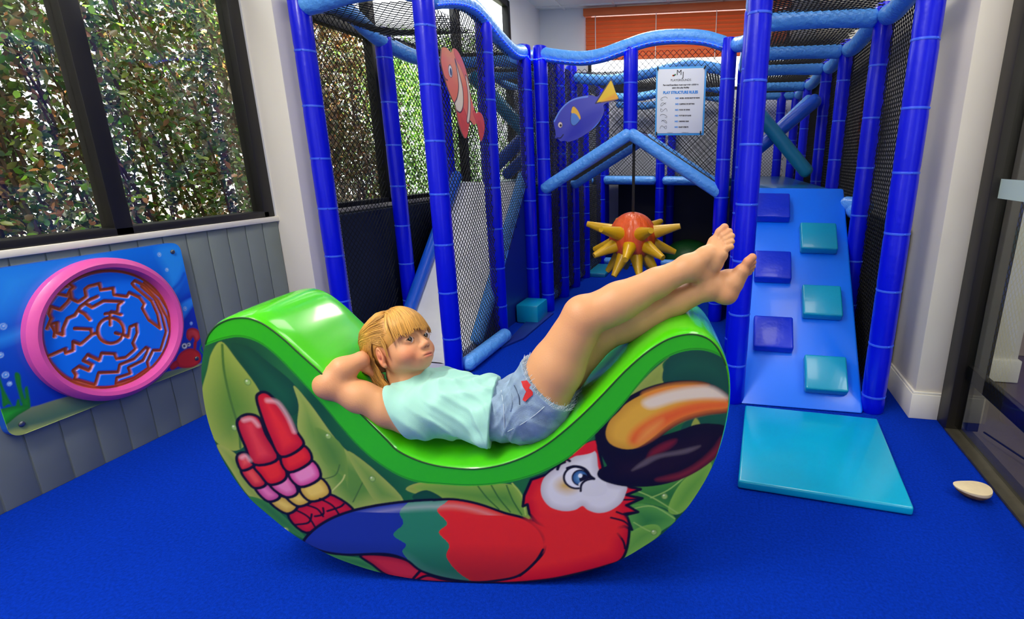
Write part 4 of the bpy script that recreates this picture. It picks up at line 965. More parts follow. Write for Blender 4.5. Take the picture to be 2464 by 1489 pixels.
ML=[dict(p=s,s=.0060,c=(210,100,28),sharp=1,feather=.003) for s in MZ]+[dict(p=s,s=.0024,c=(168,66,18),sharp=1,feather=.003) for s in MZ]  # narrow inner stroke paints brown shading into each groove
def groove(x,y):
    d=np.full(x.shape,1e9)
    for s in MZ: d=np.minimum(d,segdist(s,x,y,False))
    return -.007*np.clip((.0075-d)/.003,0,1)
disc=[(RCY+.2235*cos(t),RCZ+.2235*sin(t)) for t in np.linspace(0,2*pi,90)[:-1]]
kc=CAM; CAM=CAM-MO
print_grid('maze_disc',disc,.0020,(8,118,250),ML,lambda x,y,h: np.stack([PX-WX+.014+h,x-MO[1],y-MO[2]],-1),mat('printed_hdpe',(200,200,200),.4),mz,depth=groove)
CAM=kc
STEEL=mat('bolt_steel',(120,124,130),.35,metal=.9)
for (y,z) in ((1.808,.735),(1.192,.272),(1.808,.272),(1.192,.735)):
    o=MB().add(lathe([(.009,0),(.009,.003),(.006,.0055),(.003,.006)],14)).build('bolt',STEEL,mz); o.matrix_local=Matrix.Translation(Vector(np.array((PX,y,z))-MO))@Matrix.Rotation(pi/2,4,'Y')
# ------------------------------------------------------------------ girl lying on the rocker (frame of the rocker: u along it, w across it, z up)
import openvdb
girl = empty('person', tuple(RP0), RPHI, label='girl in mint t-shirt and denim shorts lying back on the green rocker', cat='person')
def G(px, py, w):
    q = hit(px, py, RP0+RN*w, RN); return np.array(((q-RP0) @ RU, w, q[2]))
class Field:
    def __init__(s, lo, hi, h):
        s.lo = np.array(lo, float); s.h = h; s.n = np.ceil((np.array(hi)-s.lo)/h).astype(int)+1; s.D = np.full(s.n, .06, np.float32)
    def sub(s, a, b, pad):
        i0 = np.clip(np.floor((np.minimum(a,b)-pad-s.lo)/s.h).astype(int), 0, s.n); i1 = np.clip(np.ceil((np.maximum(a,b)+pad-s.lo)/s.h).astype(int)+1, 0, s.n)
        if (i1 <= i0).any(): return None
        sl = tuple(slice(i0[k], i1[k]) for k in range(3))
        g = np.meshgrid(*[s.lo[k]+s.h*np.arange(i0[k], i1[k]) for k in range(3)], indexing='ij', sparse=True)
        return sl, [x.astype(np.float32) for x in g]
    def put(s, sl, d, k, op='u'):
        A = s.D[sl]
        if op == 'u':
            if k <= 0: s.D[sl] = np.minimum(A, d)
            else:
                h = np.clip(.5+.5*(A-d)/k, 0, 1); s.D[sl] = A*(1-h)+d*h-k*h*(1-h)
        elif op == 's':   # carve
            d = -d
            if k <= 0: s.D[sl] = np.maximum(A, d)
            else:
                h = np.clip(.5-.5*(A-d)/k, 0, 1); s.D[sl] = A*(1-h)+d*h+k*h*(1-h)
    def cap(s, a, b, ra, rb, k=.012, op='u', squash=None):
        a = np.array(a, float); b = np.array(b, float); pad = max(ra, rb)+k+.012
        r = s.sub(a, b, pad)
        if r is None: return
        sl, (x, y, z) = r; e = b-a; l = e @ e+1e-12
        t = np.clip(((x-a[0])*e[0]+(y-a[1])*e[1]+(z-a[2])*e[2])/l, 0, 1)
        d = np.sqrt((x-a[0]-t*e[0])**2+(y-a[1]-t*e[1])**2+(z-a[2]-t*e[2])**2)-(ra+(rb-ra)*t)
        s.put(sl, d, k, op)
    def chain(s, P, R, k=.012, op='u'):
        for i in range(len(P)-1): s.cap(P[i], P[i+1], R[i], R[i+1], k, op)
    def ell(s, c, r, Rm=None, k=.012, op='u'):
        c = np.array(c, float); r = np.array(r, float); m = r.max()
        q = s.sub(c-m, c+m, k+.012)
        if q is None: return
        sl, (x, y, z) = q; x = x-c[0]; y = y-c[1]; z = z-c[2]
        if Rm is not None: x, y, z = (Rm[0,0]*x+Rm[1,0]*y+Rm[2,0]*z, Rm[0,1]*x+Rm[1,1]*y+Rm[2,1]*z, Rm[0,2]*x+Rm[1,2]*y+Rm[2,2]*z)
        k0 = np.sqrt((x/r[0])**2+(y/r[1])**2+(z/r[2])**2); k1 = np.sqrt((x/r[0]**2)**2+(y/r[1]**2)**2+(z/r[2]**2)**2)+1e-9
        s.put(sl, (k0*(k0-1)/k1).astype(np.float32), k, op)
    def half(s, p, n, k=0, grid=None):
        """keep the side of the plane that n points away from"""
        p = np.array(p, float); n = np.array(n, float); n /= np.linalg.norm(n)
        x, y, z = np.meshgrid(*[s.lo[i]+s.h*np.arange(s.n[i]) for i in range(3)], indexing='ij', sparse=True)
        d = ((x-p[0])*n[0]+(y-p[1])*n[1]+(z-p[2])*n[2]).astype(np.float32)
        if k <= 0: np.maximum(s.D, d, out=s.D)
        else:
            h = np.clip(.5-.5*(s.D-d)/k, 0, 1); s.D[:] = s.D*(1-h)+d*h+k*h*(1-h)
    def warp(s, fn):
        x, y, z = np.meshgrid(*[(s.lo[i]+s.h*np.arange(s.n[i])).astype(np.float32) for i in range(3)], indexing='ij', sparse=True)
        s.D += fn(x, y, z).astype(np.float32)
    def mesh(s, iso=0.0):
        D = s.D.copy(); D[0] = D[-1] = .06; D[:,0] = D[:,-1] = .06; D[:,:,0] = D[:,:,-1] = .06
        g = openvdb.FloatGrid(background=.06); g.copyFromArray(np.clip(D, -.06, .06), tolerance=0.0)
        v, t, q = g.convertToPolygons(iso, 0.0)
        return v.astype(float)*s.h+s.lo, q[:, ::-1]
def rotm(a, b, c):
    Rx = np.array([[1,0,0],[0,cos(a),-sin(a)],[0,sin(a),cos(a)]]); Ry = np.array([[cos(b),0,sin(b)],[0,1,0],[-sin(b),0,cos(b)]]); Rz = np.array([[cos(c),-sin(c),0],[sin(c),cos(c),0],[0,0,1]]); return Rz @ Ry @ Rx
# head frame: columns right, forward, up
HS = .925; HC = np.array([-.217,.135,.6225]); HR = np.array([[-.362,.848,-.387],[-.927,-.284,.243],[.096,.447,.889]])
hp = lambda x, y, z: HC+HR @ (np.array((x,y,z))*HS)
def hl(V): return ((np.asarray(V)-HC) @ HR)/HS
def axis_frame(a, b, side=(0,1,0)):
    e = np.array(b)-np.array(a); e = e/np.linalg.norm(e); s_ = np.array(side, float); s_ -= e*(s_ @ e); s_ /= np.linalg.norm(s_); return np.stack([e, s_, np.cross(e, s_)], 1)
# ---- joints
NECK0 = G(985,915,.135); NECK1 = hp(0,-.03,-.06)
CHEST = G(1062,966,.137); BELLY = G(1165,985,.137); PELV = G(1272,986,.137)
SHR = G(990,998,.056); ELR = G(793,924,.018); WRR = G(868,866,.062)
SHL = G(985,935,.218); ELL = np.array((-.03,.255,.425)); WRL = np.array((.10,.262,.415))
HIPR = G(1290,975,.085); KNR = G(1404,765,.085); ANR = G(1655,645,.125)
HIPL = G(1285,955,.19); KNL = G(1446,800,.16); ANL = G(1702,692,.150)
TF = axis_frame(CHEST, PELV)
def torso(f, g=0.0):
    f.ell(CHEST, (.125+g,.108+g,.076+g), TF, .03); f.ell(BELLY, (.12+g,.098+g,.068+g), TF, .03); f.ell(PELV, (.092+g,.104+g,.074+g), TF, .03)
    f.cap(SHR, SHL, .050+g, .050+g, .03); f.cap(SHR+np.array((.03,.03,0)), CHEST+np.array((0,-.03,0)), .052+g, .06+g, .03); f.cap(SHL+np.array((.03,-.03,0)), CHEST+np.array((0,.03,0)), .052+g, .06+g, .03)
def thighs(f, g=0.0, k=.02):
    f.chain([HIPR, HIPR*.55+KNR*.45, KNR], [.078+g,.068+g,.052+g], k); f.chain([HIPL, HIPL*.55+KNL*.45, KNL], [.076+g,.064+g,.050+g], k)
def arms(f, g=0.0, k=.014):
    f.chain([SHR, G(935,985,.045), G(867,955,.03), ELR], [.050+g,.044+g,.039+g,.031+g], k); f.chain([SHL, ELL], [.048+g,.036+g], k)
LO = (-.43,-.06,.33); HI = (.74,.33,.97)
B = Field(LO, HI, BVOX)
torso(B); thighs(B); arms(B)
# shoulder to neck
B.cap(NECK0, NECK1, .042, .038, .025); B.cap(SHR+np.array((.0,.03,.01)), NECK0, .035, .04, .03); B.cap(SHL-np.array((.0,.03,-.01)), NECK0, .035, .04, .03)
# forearms
B.chain([ELR, G(824,889,.035), WRR], [.031,.028,.021], .018); B.ell(ELR, (.031,.031,.031), None, .02); B.chain([ELL, WRL], [.034,.024], .014)
# hands
def hand(f, w, fw, nrm, L=.062):
    """palm from wrist w along fw with normal nrm: five bent fingers"""
    fw = fw/np.linalg.norm(fw); nrm = nrm-fw*(nrm @ fw); nrm /= np.linalg.norm(nrm); sd = np.cross(fw, nrm)
    Rm = np.stack([fw, sd, nrm], 1)
    f.ell(w+fw*.034, (.040,.029,.013), Rm, .012)
    for i, (o, l) in enumerate(((-.021,.040),(-.007,.047),(.007,.045),(.020,.036))):
        p0 = w+fw*.062+sd*o; p1 = p0+fw*l*.45-nrm*.006+sd*o*.15; p2 = p1+fw*l*.32-nrm*.012; p3 = p2+fw*l*.2-nrm*.012
        f.chain([p0-fw*.012, p1, p2, p3], [.0085,.0078,.0072,.0062], .004)
    p0 = w+fw*.018-sd*.022; p1 = p0+fw*.024-sd*.018-nrm*.006; p2 = p1+fw*.020-sd*.004-nrm*.008
    f.chain([p0, p1, p2], [.011,.009,.0075], .006)
hand(B, WRR, hp(-.01,-.105,-.015)-WRR, hp(0,-.14,0)-hp(0,0,0))
hand(B, WRL, np.array((1,0,.12)), np.array((0,.2,1.)))
# knees and shins
def leg(f, kn, an, side, calf):
    m = kn*.66+an*.34
    f.chain([kn, m, kn*.3+an*.7, an], [.050,.046,.036,.029], .014)
    f.cap(kn*.78+an*.22+calf*.012, kn*.5+an*.5+calf*.010, .034, .028, .025)
    f.ell(kn-calf*.016+(an-kn)*.02, (.036,.036,.034), None, .02)
dR = (ANR-KNR)/np.linalg.norm(ANR-KNR); dL = (ANL-KNL)/np.linalg.norm(ANL-KNL)
dn = np.array((.42,0,-.9))
leg(B, KNR, ANR, 1, dn); leg(B, KNL, ANL, 1, dn)
# feet
def foot(f, an, heel, big, little, tips, up):
    """ankle, heel, ball of the foot, big and little toe roots, five toe tips (big first)"""
    f.chain([an, an*.5+heel*.5], [.031,.028], .012); f.ell(heel, (.027,.026,.026), None, .014)
    mid = (big+little)/2
    f.chain([an, an*.4+mid*.6, mid], [.030,.024,.016], .014); f.chain([heel, heel*.4+little*.6, little], [.024,.019,.013], .014); f.chain([heel, heel*.5+big*.5, big], [.022,.021,.015], .014)
    f.cap(big, little, .015, .012, .012)
    for i, (t, r) in enumerate(zip(tips, (.0125,.0095,.009,.0085,.0085))):
        b = big+(little-big)*(i/4)*.96
        m = (b*.4+t*.6)+up*.0035
        f.chain([b, m, t-up*.001], [r*1.02, r*.92, r*.86], .0035)
fR = [G(1743,547,.168),G(1755,556,.156),G(1761,567,.148),G(1761,580,.141),G(1759,593,.134)]
foot(B, ANR, G(1694,662,.150), G(1720,584,.166), G(1737,613,.136), fR, np.array((-.5,-.2,.8)))
hL = G(1748,706,.150)
fL = [G(1810,619,.146),G(1812,630,.160),G(1811,640,.170),G(1808,648,.178),G(1803,655,.186)]
foot(B, ANL, hL, G(1785,652,.145), G(1782,668,.19), fL, np.array((-.4,-.5,.7)))
# head
B.ell(hp(0,-.012,.026), np.array((.073,.088,.079))*HS, HR, .01); B.ell(hp(0,.021,-.018), np.array((.058,.060,.053))*HS, HR, .025)
B.ell(hp(0,.058,-.0655), np.array((.017,.018,.012))*HS, HR, .022)
for sx in (1,-1):
    B.ell(hp(sx*.033,.046,-.029), np.array((.027,.028,.025))*HS, HR, .02)
    B.ell(hp(sx*.028,.068,.028), np.array((.022,.009,.007))*HS, HR, .02)
    B.cap(hp(sx*.042,.004,-.042), hp(sx*.014,.052,-.061), .015*HS, .012*HS, .02)
    B.ell(hp(sx*.030,.0860,.006), np.array((.018,.010,.011))*HS, HR, .012, 's')      # socket
    B.ell(hp(sx*.0305,.0660,.006), np.array((.0168,.0152,.0150))*HS, HR, .004)       # lids
    B.ell(hp(sx*.0305,.0825,.0062), np.array((.0115,.012,.0038))*HS, HR, .0012, 's') # lid opening
B.cap(hp(0,.075,.014), hp(0,.0895,-.016), .0070*HS, .0085*HS, .014)
B.ell(hp(0,.0915,-.0185), np.array((.0100,.0075,.0078))*HS, HR, .006)
for sx in (1,-1):
    B.ell(hp(sx*.0100,.0860,-.0225), np.array((.0070,.0085,.0066))*HS, HR, .005); B.ell(hp(sx*.0052,.0915,-.0268), np.array((.0030,.0045,.0022))*HS, HR, .002, 's')
B.ell(hp(0,.0745,-.047), np.array((.027,.012,.018))*HS, HR, .014)
B.ell(hp(0,.0845,-.0445), np.array((.0180,.0055,.0042))*HS, HR, .004); B.ell(hp(0,.0838,-.0528), np.array((.0150,.0062,.0050))*HS, HR, .004)
B.ell(hp(0,.0900,-.0484), np.array((.0200,.005,.0010))*HS, HR, .0016, 's')
for sx in (1,-1):
    er = HR @ rotm(radians(-10), 0, radians(-26*sx))
    B.ell(hp(sx*.073,-.006,-.010), np.array((.0075,.0185,.029))*HS, er, .004); B.ell(hp(sx*.0815,-.001,-.006), np.array((.0065,.0115,.0195))*HS, er, .003, 's')
    B.ell(hp(sx*.0760,-.004,-.004), np.array((.0035,.0065,.0115))*HS, er, .002); B.ell(hp(sx*.0765,.006,-.014), np.array((.0035,.005,.007))*HS, er, .002); B.ell(hp(sx*.0745,-.001,-.0345), np.array((.0055,.0075,.0075))*HS, er, .004)
SKIN = mat('skin', (222,164,124), .45, vcol=True, sss=.12, spec=.35, bump=.0004, bscale=300)
V, Fq = B.mesh(); BODY_D = B
C = np.tile(lina((216,158,112)), (len(V),1))
def blend(mask, rgb):
    m = np.clip(mask, 0, 1)[:, None]; C[:] = C*(1-m)+lina(rgb)*m
g3 = lambda P, r: np.exp(-((V-np.array(P))**2).sum(1)/(r*r))
H_ = hl(V)
near_head = np.linalg.norm(V-HC, axis=1) < .14
for sx in (1,-1): blend((.55 if sx>0 else .35)*g3(hp(sx*.040,.062,-.036),.026)*near_head, (224,112,88))
blend(.35*g3(hp(0,.092,-.018),.011), (226,124,100))
for sx in (1,-1): blend(.55*g3(hp(sx*.079,-.004,-.012),.022), (222,112,88))
lipm = np.exp(-(H_[:,0]/.0155)**4-((H_[:,2]+.0486)/.0075)**4)*(H_[:,1] > .072)*near_head; blend(.72*lipm, (198,92,84))
blend(.9*np.exp(-(H_[:,0]/.0175)**4-((H_[:,2]+.0484)/.0013)**2)*(H_[:,1] > .072)*near_head, (120,50,44))
for sx in (1,-1):
    ex = H_[:,0]-sx*.0305; ez = H_[:,2]-.0062
    ring = np.abs(np.sqrt((ex/.0122)**2+(ez/.0046)**2)-1)
    blend(.85*np.exp(-(ring/.16)**2)*(ez > -.0005)*(H_[:,1] > .055)*near_head, (58,34,28)); blend(.35*np.exp(-(ring/.2)**2)*(ez <= -.0005)*(H_[:,1] > .055)*near_head, (150,90,70))
    br = np.exp(-((ex*1.0)/.019)**4-((ez-.0215+1.2*(ex**2)/.04)/.0028)**2)*(H_[:,1] > .05)*near_head; blend(.5*br, (170,112,66))
    blend(.8*np.exp(-((H_[:,0]-sx*.0054)/.0036)**2-((H_[:,2]+.0275)/.0022)**2)*(H_[:,1]>.080)*near_head, (140,60,50))
for P, r, a in ((KNR,.05,.35),(KNL,.05,.3),(ELR,.045,.35),(fR[0],.02,.4),(fL[0],.035,.5),(hL,.03,.4),(WRR,.05,.25),(G(1694,662,.15),.03,.25)): blend(a*g3(P,r), (212,120,92))
BODY = npmesh('body', V, Fq, SKIN, girl, cols=C, smooth=True)
# eyes
EYE = mat('eye_white', (236,228,222), .15, coat=.6, vcol=True)
gaze = (HR @ np.array((.42,.90,.06))); gaze /= np.linalg.norm(gaze)
for sx in (1,-1):
    c = hp(sx*.0305,.0668,.0060); r = .0145*HS
    bm = bmesh.new(); bmesh.ops.create_uvsphere(bm, u_segments=40, v_segments=28, radius=r)
    P = np.array([v.co for v in bm.verts]); fs = np.array([[v.index for v in f.verts]+([f.verts[0].index] if len(f.verts)==3 else []) for f in bm.faces]); bm.free()
    vs = P+c; ct = (P/r) @ gaze; cc = np.tile(lina((232,222,216)), (len(P),1)); cc[ct > cos(.62)] = lina((66,44,30)); cc[ct > cos(.34)] = lina((10,8,8))
    o = MB(); o.v = [tuple(p) for p in vs]; o.f = [tuple(dict.fromkeys(f)) for f in fs.tolist()]; o.m = [0]*len(o.f)
    ob = o.build('eye', EYE, BODY); a = ob.data.color_attributes.new('Col','FLOAT_COLOR','POINT'); q = np.ones((len(P),4),np.float32); q[:,:3] = cc; a.data.foreach_set('color', q.ravel())
# nails
NAIL = mat('nail', (236,190,170), .25)
# ---- t-shirt
CLO = Field((-.30,-.03,.33),(.30,.31,.60), CVOX)
T = CLO; torso(T, .006); T.chain([SHR, G(935,985,.045), G(900,970,.035)], [.060,.056,.052], .02); T.chain([SHL, SHL*.5+ELL*.5], [.056,.052], .02)
T.cap(SHR+np.array((.0,.03,.01)), NECK0, .042, .046, .03); T.cap(SHL-np.array((.0,.03,-.01)), NECK0, .042, .046, .03)
HEMC = G(1192,985,.137); HEMN = np.array((TF[0,0],0,TF[2,0]))
def folds(x, y, z):
    s_ = (x-CHEST[0])*TF[0,0]+(z-CHEST[2])*TF[2,0]; t_ = -(x-CHEST[0])*TF[2,0]+(z-CHEST[2])*TF[0,0]
    w1 = s_*70-y*70+t_*20+2.2*np.sin(y*24+s_*16)+1.2*np.sin(t_*40)
    f1 = np.abs(np.sin(w1*.5))**3; f2 = np.abs(np.sin(s_*62+y*20+t_*55+1.6*np.sin(y*31-s_*22)))**4
    amp = np.clip((s_+.10)/.14, .10, 1)
    return -.0075*amp*f1-.0055*amp*f2+.002-.0105*np.clip((s_-.075)/.055,0,1)
T.warp(folds)
# flare at the near side of the hem
T.ell(G(1178,1058,.032), (.040,.022,.022), None, .025); T.ell(G(1196,1070,.030), (.022,.016,.014), None, .014)
T.half(HEMC, HEMN+np.array((0,.10,0)), .004)
sp = SHR*.53+ELR*.47; sn = ELR-SHR; sn = sn/np.linalg.norm(sn)
spx = G(953,996,.03); T.half(spx, np.array((-.93,-.12,-.37)), .003)
T.cap(NECK0+np.array((-.004,0,.022)), NECK1+np.array((0,0,.02)), .050, .062, .004, 's')
V, Fq = T.mesh()
SHIRT = mat('mint_cotton', (158,214,200), .85, bump=.0006, bscale=500, sheen=.2, var=.03, vscale=20)
npmesh('t_shirt', V, Fq, SHIRT, girl)
# neckband and a pale stain of print on the chest
# ---- denim shorts
S = Field((-.03,-.02,.33),(.34,.31,.66), CVOX)
S.ell(PELV, (.100,.113,.083), TF, .03); S.ell(BELLY, (.125,.107,.077), TF, .03)
S.chain([HIPR, HIPR*.55+KNR*.45], [.089,.083], .02); S.chain([HIPL, HIPL*.55+KNL*.45], [.087,.078], .02)
def crease(x, y, z):
    return -.0030*np.abs(np.sin((x*120+z*60+2.4*np.sin(y*34+z*20))*.5))**3-.0022*np.abs(np.sin(z*70-x*40+y*45+2*np.sin(x*38)))**4
S.warp(crease)
LEGN = np.array((.38,-.10,.86)); LEGP = G(1345,955,.06)
S.half(LEGP, KNR-HIPR+np.array((.09,-.03,-.02)), .002)
S.half(G(1187,985,.137), -(HEMN+np.array((0,.05,0))), .002)
V, Fq = S.mesh()
DENIM = mat('denim', (132,156,182), .85, bump=.0012, bscale=420, var=.22, vscale=34)
SHORTS = npmesh('denim_shorts', V, Fq, DENIM, girl)
sh_V = V
# frayed edge: short pale threads round each leg opening
FRAY = mat('frayed_thread', (214,220,226), .9)
ln = KNR-HIPR+np.array((.09,-.03,-.02)); ln /= np.linalg.norm(ln)
rimv = V[np.abs((V-LEGP) @ ln) < .0025]
V_ = []; F_ = []
if len(rimv):
    pick = rimv[RNG.integers(0, len(rimv), 1300)]
    for p in pick:
        d = ln*RNG.uniform(.004,.012)+RNG.normal(0,.003,3); s_ = np.cross(d,(.3,1,.2)); s_ = s_/np.linalg.norm(s_)*.0007; b = len(V_)
        V_ += [p-s_-ln*.002, p+s_-ln*.002, p+d+s_*.5, p+d-s_*.5]; F_.append((b,b+1,b+2,b+3))
    npmesh('frayed_hem', V_, F_, FRAY, SHORTS, smooth=False)
# seams, belt loops and pocket lines lie on the cloth: project points onto the shorts from the near side
def on_cloth(px, py, Vs, lift=.0):
    """where the sight line of a surveyed point meets the cloth"""
    Rw = np.stack([RU, RN, (0,0,1)], 1); d = ray(px, py); d = (d/np.linalg.norm(d)) @ Rw; ol = (CAM-RP0) @ Rw
    t = (Vs-ol) @ d; perp = np.linalg.norm(Vs-ol-t[:,None]*d, axis=1); o_ = np.argsort(perp)[:60]; k = o_[t[o_] < t[o_].min()+.02]
    return ol+d*(np.average(t[k], weights=1/(perp[k]+.001))-lift)
STITCH = mat('denim_seam', (176,192,206), .85); DKDEN = mat('denim_dark', (70,88,112), .85)
def seamline(pts, r, m, name, Vs=None):
    P = spline([on_cloth(px, py, sh_V if Vs is None else Vs, .0) for px, py in spline([np.array(p) for p in pts], 5)][::1], 1)
    w_ = np.ones(5)/5; P = np.stack([np.convolve(np.pad(P[:,i],2,mode='edge'), w_, 'valid') for i in range(3)],1); vv = ((CAM-RP0) @ np.stack([RU,RN,(0,0,1)],1))-P; P = P+vv/np.linalg.norm(vv,axis=1)[:,None]*.0018
    return MB().add(tube(spline(P,2), r, 6)).build(name, m, SHORTS)
seamline([(1205,935),(1212,975),(1213,1010),(1216,1050)], .0013, STITCH, 'side_seam')
seamline([(1218,1040),(1260,1018),(1300,988),(1328,960)], .0011, STITCH, 'pocket_seam')
seamline([(1222,930),(1232,960),(1228,990)], .003, DENIM, 'belt_loop')
seamline([(1236,925),(1248,950),(1250,975)], .0012, DKDEN, 'pocket_edge')
# red boot shaped patch
bp_ = [(1254,917),(1268,915),(1277,926),(1272,934),(1282,940),(1282,950),(1272,958),(1264,966),(1257,962),(1262,950),(1266,942),(1258,930)]
Pp = np.array([on_cloth(px, py, sh_V, .002) for px, py in bp_]); cp = Pp.mean(0); nv = ((CAM-RP0) @ np.stack([RU,RN,(0,0,1)],1))-cp; nv /= np.linalg.norm(nv)
Pp = cp+(Pp-cp)-np.outer((Pp-cp) @ nv, nv)*.6
m = MB(); nP = len(Pp); m.add((list(Pp+nv*.0035)+list(Pp-nv*.004), [tuple(range(nP))]+[(i,(i+1)%nP,nP+(i+1)%nP,nP+i) for i in range(nP)]))
m.build('patch', mat('patch_red', (196,24,30), .7), SHORTS, smooth=False)['label'] = 'red boot shaped patch'
# ---- hair: close cap, strands combed back, fringe, side hair and a tail
HAIR = mat('hair', (206,152,70), .42, vcol=True, spec=.4)
hv, hf, hc = [], [], []
def lock(P, r0, r1, tint=0, flat=.45, n=5):
    P = spline(P, 5); N = len(P); T_ = np.gradient(P, axis=0); T_ /= np.linalg.norm(T_, axis=1)[:,None]+1e-9
    out = P-HC; b = len(hv); tt = np.linspace(0,1,N); rr = r0+(r1-r0)*tt; rr = rr*np.minimum(1, .08+tt*4)
    base = lina((204,150,70))*(1+tint)
    for i in range(N):
        o_ = out[i]-T_[i]*(out[i] @ T_[i]); o_ /= np.linalg.norm(o_)+1e-9; s_ = np.cross(T_[i], o_)
        for k in range(n):
            q = 2*pi*k/n; hv.append(P[i]+s_*cos(q)*rr[i]+o_*sin(q)*rr[i]*flat); hc.append(base*(1+.10*sin(i*.7+tint*30)))
    for i in range(N-1):
        for k in range(n): a = b+i*n+k; e = b+i*n+(k+1)%n; hf.append((a,e,e+n,a+n))
HQ = Field(HC-.14, HC+.14, .0022)
HQ.ell(hp(0,-.016,.032), np.array((.0785,.094,.083))*HS, HR, .01)
HQ.ell(hp(0,.085,-.052), np.array((.088,.068,.096))*HS, HR, .006, 's')
for sx in (1,-1): HQ.ell(hp(sx*.078,.0,-.016), np.array((.024,.022,.034))*HS, HR, .006, 's')
HQ.ell(hp(0,-.02,-.10), np.array((.07,.09,.05))*HS, HR, .01, 's')
V, Fq = HQ.mesh()
h3 = hl(V); nz = np.sin(h3[:,0]*260+h3[:,1]*90)*.5+np.sin(h3[:,0]*610+h3[:,2]*140)*.5
capc = lina((196,142,66))*(1+.16*nz)[:,None]
rs = np.random.default_rng(3)
def surf(az, el, lift=0):
    """point over the skull: az from forward round to the near side, el up"""
    d = np.array((sin(az)*cos(el), cos(az)*cos(el), sin(el))); r = 1/np.sqrt((d[0]/.0785)**2+(d[1]/.094)**2+(d[2]/.083)**2)+lift
    return hp(*(d*r+np.array((0,-.016,.032))))
GATH = hp(.02,-.118,-.005)
# combed back from the hairline to the gathering at the back
for k in range(560):
    s_ = rs.uniform(-1,1); az0 = s_*radians(84); el0 = radians(rs.uniform(8,62) if abs(s_) > .55 else rs.uniform(50,80))
    P = [surf(az0, el0, .001)]
    for t in (.25,.5,.75): P.append(surf(az0+(np.sign(s_)*pi*.97-az0)*t, el0*(1-t)+radians(-5)*t+radians(14)*sin(pi*t), .0015+rs.uniform(0,.0035)))
    P.append(GATH+rs.normal(0,.006,3)); lock(P, rs.uniform(.0012,.0027), .0015, rs.uniform(-.34,.24))
for k in range(230):
    sx = 1 if rs.uniform() < .75 else -1; z0 = rs.uniform(.0,.055)
    P = [surf(sx*radians(rs.uniform(52,82)), radians(rs.uniform(2,46)), .0015), surf(sx*radians(108), radians(rs.uniform(0,24)), .003), surf(sx*radians(140), radians(rs.uniform(-12,10)), .003), GATH+rs.normal(0,.007,3)]
    lock(P, rs.uniform(.0012,.0026), .0015, rs.uniform(-.36,.18))
for k in range(110):
    sx = 1 if rs.uniform() < .8 else -1; e0 = rs.uniform(-14,16)
    P = [surf(sx*radians(rs.uniform(56,72)), radians(e0), .0015), surf(sx*radians(90), radians(max(e0,4)+rs.uniform(0,6)), .003), surf(sx*radians(118), radians(rs.uniform(-2,12)), .003), surf(sx*radians(146), radians(rs.uniform(-14,6)), .003), GATH+rs.normal(0,.007,3)]
    lock(P, rs.uniform(.0012,.0024), .0014, rs.uniform(-.36,.12))
for k in range(150):
    sx = 1 if rs.uniform() < .8 else -1; a0 = rs.uniform(84,128)
    P = [surf(sx*radians(a0-8), radians(rs.uniform(8,18)), .002), surf(sx*radians(a0+4), radians(rs.uniform(-6,2)), .0045), surf(sx*radians(a0+14), radians(-18), .0045)]
    if sx > 0: P += [G(900+rs.uniform(-8,10), 892+rs.uniform(-8,8), .078), G(924+rs.uniform(-8,10), 936+rs.uniform(-8,4), .068)]
    lock(P, rs.uniform(.0014,.0028), .001, rs.uniform(-.40,.05))
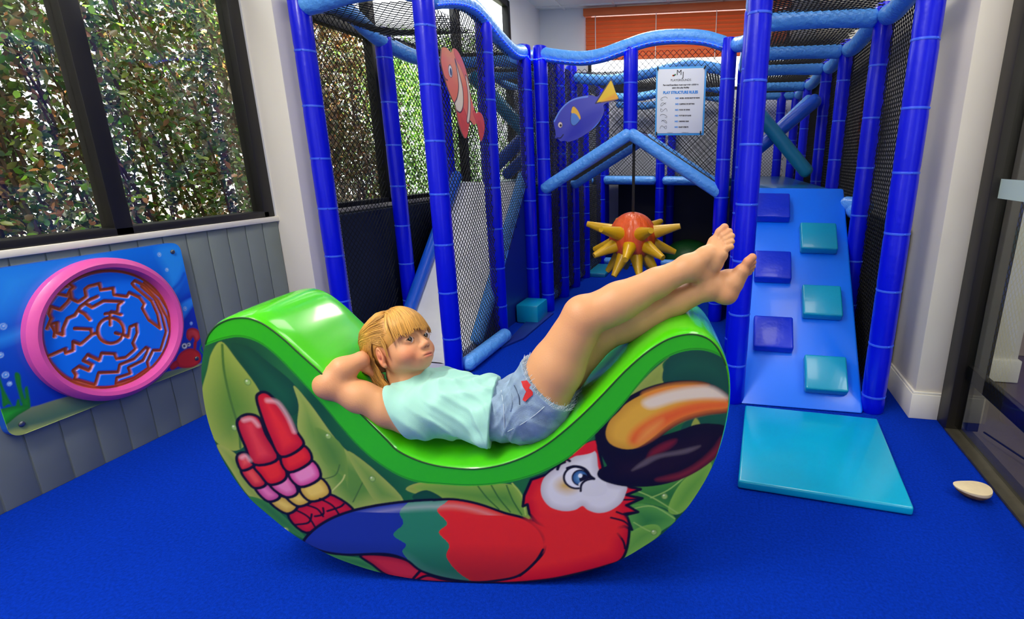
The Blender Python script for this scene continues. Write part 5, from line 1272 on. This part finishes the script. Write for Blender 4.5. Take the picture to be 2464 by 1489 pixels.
# fringe
for k in range(320):
    s_ = rs.uniform(-1,1); x = s_*.071; top = hp(x*.35+rs.normal(0,.004), .030+rs.uniform(-.012,.012), .1135-abs(s_)*.006)
    zt = .026+.005*sin(s_*9)-.012*abs(s_)**3+rs.normal(0,.0035)
    yf = .083*sqrt(max(0,1-(x/.078)**2))+.010
    P = [top, hp(x*.7, .030+(yf-.030)*.62, .100-abs(s_)*.012), hp(x*.95, yf*.98, .068-abs(s_)*.010), hp(x*1.02+rs.normal(0,.002), yf+.004, zt)]
    lock(P, rs.uniform(.0014,.0032), .0007, rs.uniform(-.26,.26), .45)
# wisps before the near ear, tail of hair falling behind the neck
for k in range(9): lock([surf(radians(70+rs.uniform(-6,6)), radians(26), .002), hp(.074,.024+rs.uniform(-.006,.006),.02), hp(.073,.018+rs.uniform(-.006,.006),-.012-rs.uniform(0,.02))], .0012, .0004, rs.uniform(-.2,.2))
for k in range(150):
    a = rs.uniform(0,2*pi); r_ = sqrt(rs.uniform(0,1))*.024; off = HR[:,0]*cos(a)*r_+HR[:,2]*sin(a)*r_
    e1 = G(885+rs.uniform(-8,10), 880+rs.uniform(-6,8), .105+rs.uniform(-.02,.02)); e2 = G(912+rs.uniform(-12,22), 925+rs.uniform(-8,8), .085+rs.uniform(-.02,.02)); e3 = G(935+rs.uniform(-12,14), 952+rs.uniform(-14,4), .075+rs.uniform(-.02,.02))
    lock([GATH+off*.4, GATH+off+np.array((-.012,-.01,-.02)), e1, e2, e3], rs.uniform(.0022,.0042), .001, rs.uniform(-.45,.05))
for k in range(220):
    P = [surf(radians(97+rs.uniform(0,55)), radians(rs.uniform(-14,12)), .002), surf(radians(102+rs.uniform(0,50)), radians(-24), .003), G(896+rs.uniform(-10,10), 886+rs.uniform(-8,8), .082), G(918+rs.uniform(-8,8), 930+rs.uniform(-6,6), .07), G(940+rs.uniform(-8,10), 950+rs.uniform(-8,2), .065)]
    lock(P, rs.uniform(.0014,.0028), .001, rs.uniform(-.42,.05))
nV = len(V); VV = np.vstack([V, np.array(hv)]); FF = np.vstack([Fq, np.array(hf)+nV]); CC = np.vstack([capc, np.array(hc)])
npmesh('hair', VV, FF, HAIR, girl, cols=np.clip(CC,0,1))
scene.view_settings.view_transform = 'Standard'; scene.view_settings.look = 'None'
scene.view_settings.exposure = EXPO; scene.view_settings.gamma = 1.0; scene.view_settings.use_curve_mapping = False
scene.cycles.transparent_max_bounces = 12; scene.cycles.max_bounces = 8
scene.cycles.use_denoising = True
